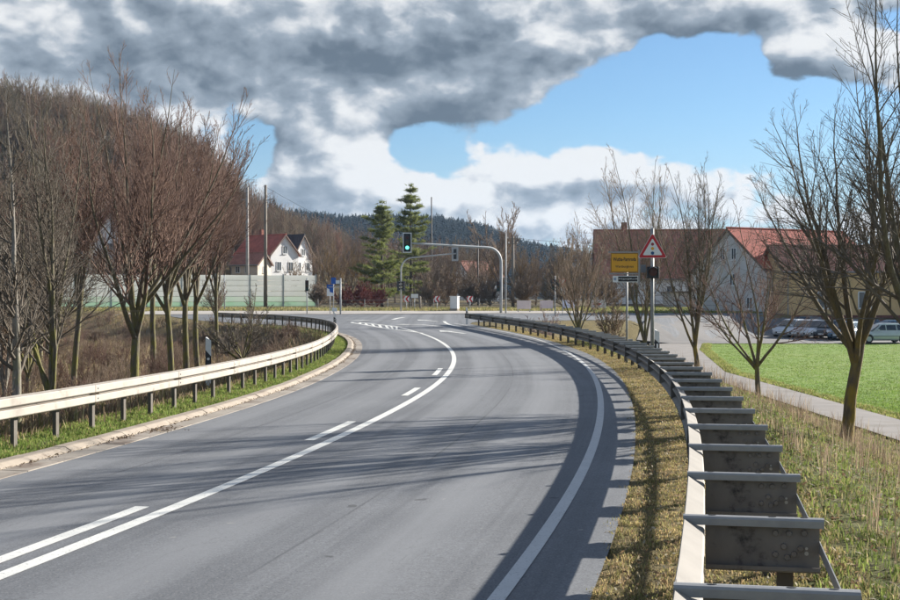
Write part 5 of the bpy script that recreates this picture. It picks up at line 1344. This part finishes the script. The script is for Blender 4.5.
# ------------------------------------------------------------------ grasses and ground cover
blade_mat = tint_mat('grass_blades', .85, var=.3, scale=1.2)
def tufts(name, P, h, nbl, cols, label, cat, spread=.05, lean=.5, w=.006, seed=0, jit=.35, parent=None, bright=1.75):
    """every tuft: nbl bent blades of 3 triangles; one joined mesh"""
    g = np.random.default_rng(seed); P = np.asarray(P, float); n = len(P)*nbl
    cols = np.array(cols)*bright
    base = np.repeat(P, nbl, 0); hh = np.repeat(np.broadcast_to(h, len(P)), nbl)*g.uniform(.45, 1.15, n)
    base = base+np.stack([g.normal(0, spread, n), g.normal(0, spread, n), np.full(n, -.012)], 1)
    a = g.uniform(0, 2*math.pi, n); ln = g.uniform(.1, 1.0, n)*lean
    d = np.stack([np.cos(a), np.sin(a), np.zeros(n)], 1); s = np.stack([-np.sin(a+.4), np.cos(a+.4), np.zeros(n)], 1)
    ww = (w*g.uniform(.6, 1.5, n))[:, None]; up = np.array([0, 0, 1.])
    mid = base+d*(hh*ln*.35)[:, None]+up*(hh*.6)[:, None]; tip = base+d*(hh*ln)[:, None]+up*(hh*(1-.35*ln))[:, None]
    V = np.stack([base-s*ww, base+s*ww, mid-s*ww*.75, mid+s*ww*.75, tip], 1).reshape(-1, 3)
    i = np.arange(n)*5; T = np.concatenate([np.stack([i, i+1, i+3], 1), np.stack([i, i+3, i+2], 1), np.stack([i+2, i+3, i+4], 1)])
    cols = np.array(cols); per = g.integers(0, len(cols), len(P)); ci = np.where(g.random(n) < .6, np.repeat(per, nbl), g.integers(0, len(cols), n))
    c = cols[ci]*g.uniform(1-jit, 1+jit, n)[:, None]
    C = np.concatenate([np.repeat(c, 5, 0), np.ones((n*5, 1))], 1)
    o = link(name, np_mesh(name, V, tris=T, mat=blade_mat, colors=C), parent)
    return tag(o, label, cat, kind='stuff')
g = np.random.default_rng(77)
def zfill(x, y): return np.stack([x, y, hgt(x, y)], 1)
dryc = [(.29, .22, .11), (.23, .18, .08), (.17, .155, .06), (.13, .125, .045), (.19, .135, .075)]
# right verge between asphalt and barrier (and under it)
y = 5+np.abs(g.power(.55, 15000))*80; t = g.random(15000)
xa, xb = road_r(y)+.02-.10*(np.sin(y*1.7)*np.sin(y*.61+1)+np.sin(y*5.3)*.4).clip(0, 1), XR(y)+1.3
x = xa+(xb-xa)*t
tufts('verge_grass', zfill(x, y), .025+.03*g.random(len(x))+.015*(t > .6), 9, dryc, 'short dry brown grass of the right verge', 'grass', .035, 1.1, .004, 1)
# slope right of the barrier: greener, with leaves and stalks
y = 4+np.abs(g.power(.7, 15000))*58; t = g.power(.8, 15000)
x = XR(y)+.95+t*(pL(y)-XR(y)-.95)
tufts('slope_grass', zfill(x, y), .05+.07*g.random(len(x)), 8, [(.11, .14, .035), (.13, .155, .04), (.20, .17, .085), (.15, .13, .06), (.085, .11, .03)], 'rough green and straw coloured grass on the slope beside the right barrier', 'grass', .05, .9, .0055, 2)
y = 7+np.abs(g.power(.8, 2400))*60; k = g.normal(.55, .26, 2400).clip(.12, 1.0); keep = np.sin(y*2.1+np.sin(k*9))+np.sin(y*.73+k*4)+g.normal(0, .7, 2400) > -.35; y, k = y[keep], k[keep]
x = XR(y)+.95+k*(pL(y)-XR(y)-.95)
tufts('dry_stalks', zfill(x, y), .16+.55*g.random(len(x))**1.6, 6, [(.27, .20, .135), (.22, .155, .11), (.31, .25, .16), (.18, .125, .09)], 'tall dry brown stalks on the slope between barrier and path', 'dry grass', .07, .38, .0042, 3, bright=1.05)
# strip of taller green edge along the path and around the field
y = 8+g.random(4500)*90; x = pR(y)+.1+g.random(4500)*.6
tufts('path_edge_grass', zfill(x, y), .08+.06*g.random(len(x)), 8, [(.16, .17, .05), (.24, .21, .09), (.12, .16, .035)], 'yellowish grass edge between path and field', 'grass', .06, .9, .008, 4)
y = 28+g.random(16000)*70; x = pR(y)+.7+g.random(16000)*(y*.36-pR(y)).clip(1, 60)
tufts('field_blades', zfill(x, y)+np.array([0, 0, .02]), .04+.03*g.random(len(x)), 5, [(.095, .15, .03), (.11, .165, .035), (.13, .165, .045), (.08, .12, .025)], 'fresh green crop on the field behind the path', 'grass', .10, .8, .012, 5, jit=.15)
# left strip between kerb and barrier
S_ = arclen(c_road); q = 8+g.random(17000)*(S_[-1]-11)
xx, yy, tx_, ty_ = frame_at(c_road, q, S_)
d_ = .60+g.power(1.1, 17000)*1.6
x = xx-ty_*d_; y = yy+tx_*d_
ok = (x > XL(y)-.9) & (y > 10); x, y = x[ok], y[ok]
tufts('left_verge_grass', zfill(x, y), .05+.05*g.random(len(x)), 9, [(.10, .145, .03), (.13, .17, .04), (.15, .17, .05), (.08, .115, .025), (.19, .17, .07)], 'fresh green grass between kerb and left barrier', 'grass', .045, .9, .006, 6)
# scrubby bank left of the barrier
n = 16000; y = 13+g.power(.75, n)*120; s_ = g.power(.8, n)*(14+.25*y)
x = XL(y)-.6-s_; ok = x > -.40*y-3; x, y = x[ok], y[ok]
tufts('dry_bank_grass', zfill(x, y), (.18+.35*g.random(len(x)))*np.interp(y, [13, 60, 130], [1, 1.1, 1.3]), 7, [(.25, .19, .12), (.20, .14, .09), (.15, .10, .07), (.30, .24, .14), (.14, .13, .05)], 'matted dry grass and bramble on the bank behind the left barrier', 'dry grass', .14, .8, .009, 7, bright=1.3)
# far grass by the fence
n = 6000; y = 131.3+g.random(n)*12; x = -46+g.random(n)*62
tufts('far_grass', zfill(x, y), .18+.22*g.random(n), 5, [(.17, .15, .06), (.12, .13, .04), (.22, .18, .09)], 'grass strip along the fence beyond the junction', 'grass', .25, .8, .03, 8)
n = 5000; n = 9000; y = 113.8+g.random(n)*42; x = np.interp(y, [113, 122, 156], [19, 14, 14])+g.random(n)*18; ok = x > road_r(np.minimum(y, 121.9))+.3; ok |= y > 122.3; x, y = x[ok], y[ok]; n = len(x)
tufts('corner_grass', zfill(x, y), .12+.15*g.random(len(x)), 5, [(.15, .16, .05), (.20, .18, .08), (.10, .13, .035)], 'grass patch at the right corner of the junction', 'grass', .2, .8, .025, 9)
# fallen leaves
def leaves(name, x, y, cols, label, size, seed, dz=.02):
    g = np.random.default_rng(seed); n = len(x); P = zfill(x, y); P[:, 2] += dz+g.random(n)*.02
    a = g.uniform(0, 6.28, n); t = g.normal(0, .45, n); L = size*g.uniform(.5, 1.3, n)
    d = np.stack([np.cos(a)*np.cos(t), np.sin(a)*np.cos(t), np.sin(t)], 1)*L[:, None]; s = np.stack([-np.sin(a), np.cos(a), g.normal(0, .4, n)], 1)*(L*.38)[:, None]
    V = np.stack([P-d, P-s, P+d, P+s+np.array([0, 0, .006])], 1).reshape(-1, 3); i = np.arange(n)*4
    cols = np.array(cols)[g.integers(0, len(cols), n)]*g.uniform(.7, 1.3, n)[:, None]
    C = np.concatenate([np.repeat(cols, 4, 0), np.ones((n*4, 1))], 1)
    tag(link(name, np_mesh(name, V, tris=np.concatenate([np.stack([i, i+1, i+2], 1), np.stack([i, i+2, i+3], 1)]), mat=blade_mat, colors=C)), label, 'leaves', kind='stuff')
lc = [(.30, .22, .13), (.24, .16, .09), (.38, .31, .2), (.16, .10, .06), (.45, .40, .30)]
y = 5+g.power(.6, 6000)*40; x = road_r(y)+.1+g.random(6000)*(XR(y)+1-road_r(y)); leaves('verge_leaves', x, y, lc, 'brown fallen leaves on the right verge', .022, 31)
y = 4+g.power(.7, 7000)*40; x = XR(y)+1+g.power(.8, 7000)*3.5; leaves('slope_leaves', x, y, lc, 'pale fallen leaves on the slope right of the barrier', .034, 32, .035)
q = 8+g.random(2600)*(S_[-1]-12); xx, yy, tx_, ty_ = frame_at(c_road, q, S_); d_ = .36+g.normal(0, .05, 2600); gx1, gy1 = G(118, 439); gx2, gy2 = G(160, 431)
leaves('gutter_leaves', np.concatenate([xx-ty_*(d_-.05), gx1+g.normal(0, .10, 160), gx2+g.normal(0, .16, 160)]), np.concatenate([yy+tx_*(d_-.05), gy1+g.normal(0, .13, 160), gy2+g.normal(0, .3, 160)]), [(.16, .11, .07), (.10, .07, .05), (.24, .18, .11)], 'dry leaves and dirt gathered along the left kerb', .025, 33, .016)
# twiggy scrub on the left bank
sb = [one_mesh('scrub', gen_tree(seed=101, H=1.9, r0=.03, fork=.05, nlead=8, lead=(.2, .9), nb=(8, 5, 3), blen=(.45, .42, .42), tw=.006), twig_brown), one_mesh('scrub', gen_tree(seed=102, H=1.6, r0=.03, fork=.05, nlead=9, lead=(.3, 1.2), nb=(8, 5, 3), blen=(.5, .42, .42), tw=.006), twig_red)]
P = []
while len(P) < 520:
    y = 18+g.power(.8)*110; x = float(XL(y))-1.4-g.random()*(10+.2*y)
    if x < -.38*y-2: continue
    P.append((x, y, gz(x, y)-.05))
P = np.array(P); n = len(P)
scatter('bank_scrub', P, g.uniform(0, 6.28, n), g.uniform(.5, 1.15, n)*np.interp(P[:, 1], [18, 60, 128], [.6, .7, .6]), sb, g.integers(0, 2, n), 'brown bramble scrub on the bank in front of the noise wall', 'scrub', 'scrub')
# clods of dirt and a fallen twig in the left gutter

# ------------------------------------------------------------------ haze: thin even air round the whole scene
def haze():
    m = MB(); m.box((0, 1190, 58), (3100, 2460, 124)); o = m.build('haze', [])
    M = bpy.data.materials.new('haze_air'); M.use_nodes = True; N = NT(M.node_tree)
    N.n.remove(N.n['Principled BSDF']); v = N.node('ShaderNodeVolumePrincipled'); v.inputs['Color'].default_value = (.50, .72, 1.0, 1); v.inputs['Density'].default_value = .00009; v.inputs['Anisotropy'].default_value = .2
    N.l.new(v.outputs[0], N.n['Material Output'].inputs['Volume'])
    o.data.materials.clear(); o.data.materials.append(M); tag(o, 'thin bluish air over the valley', 'haze', kind='stuff')
haze()
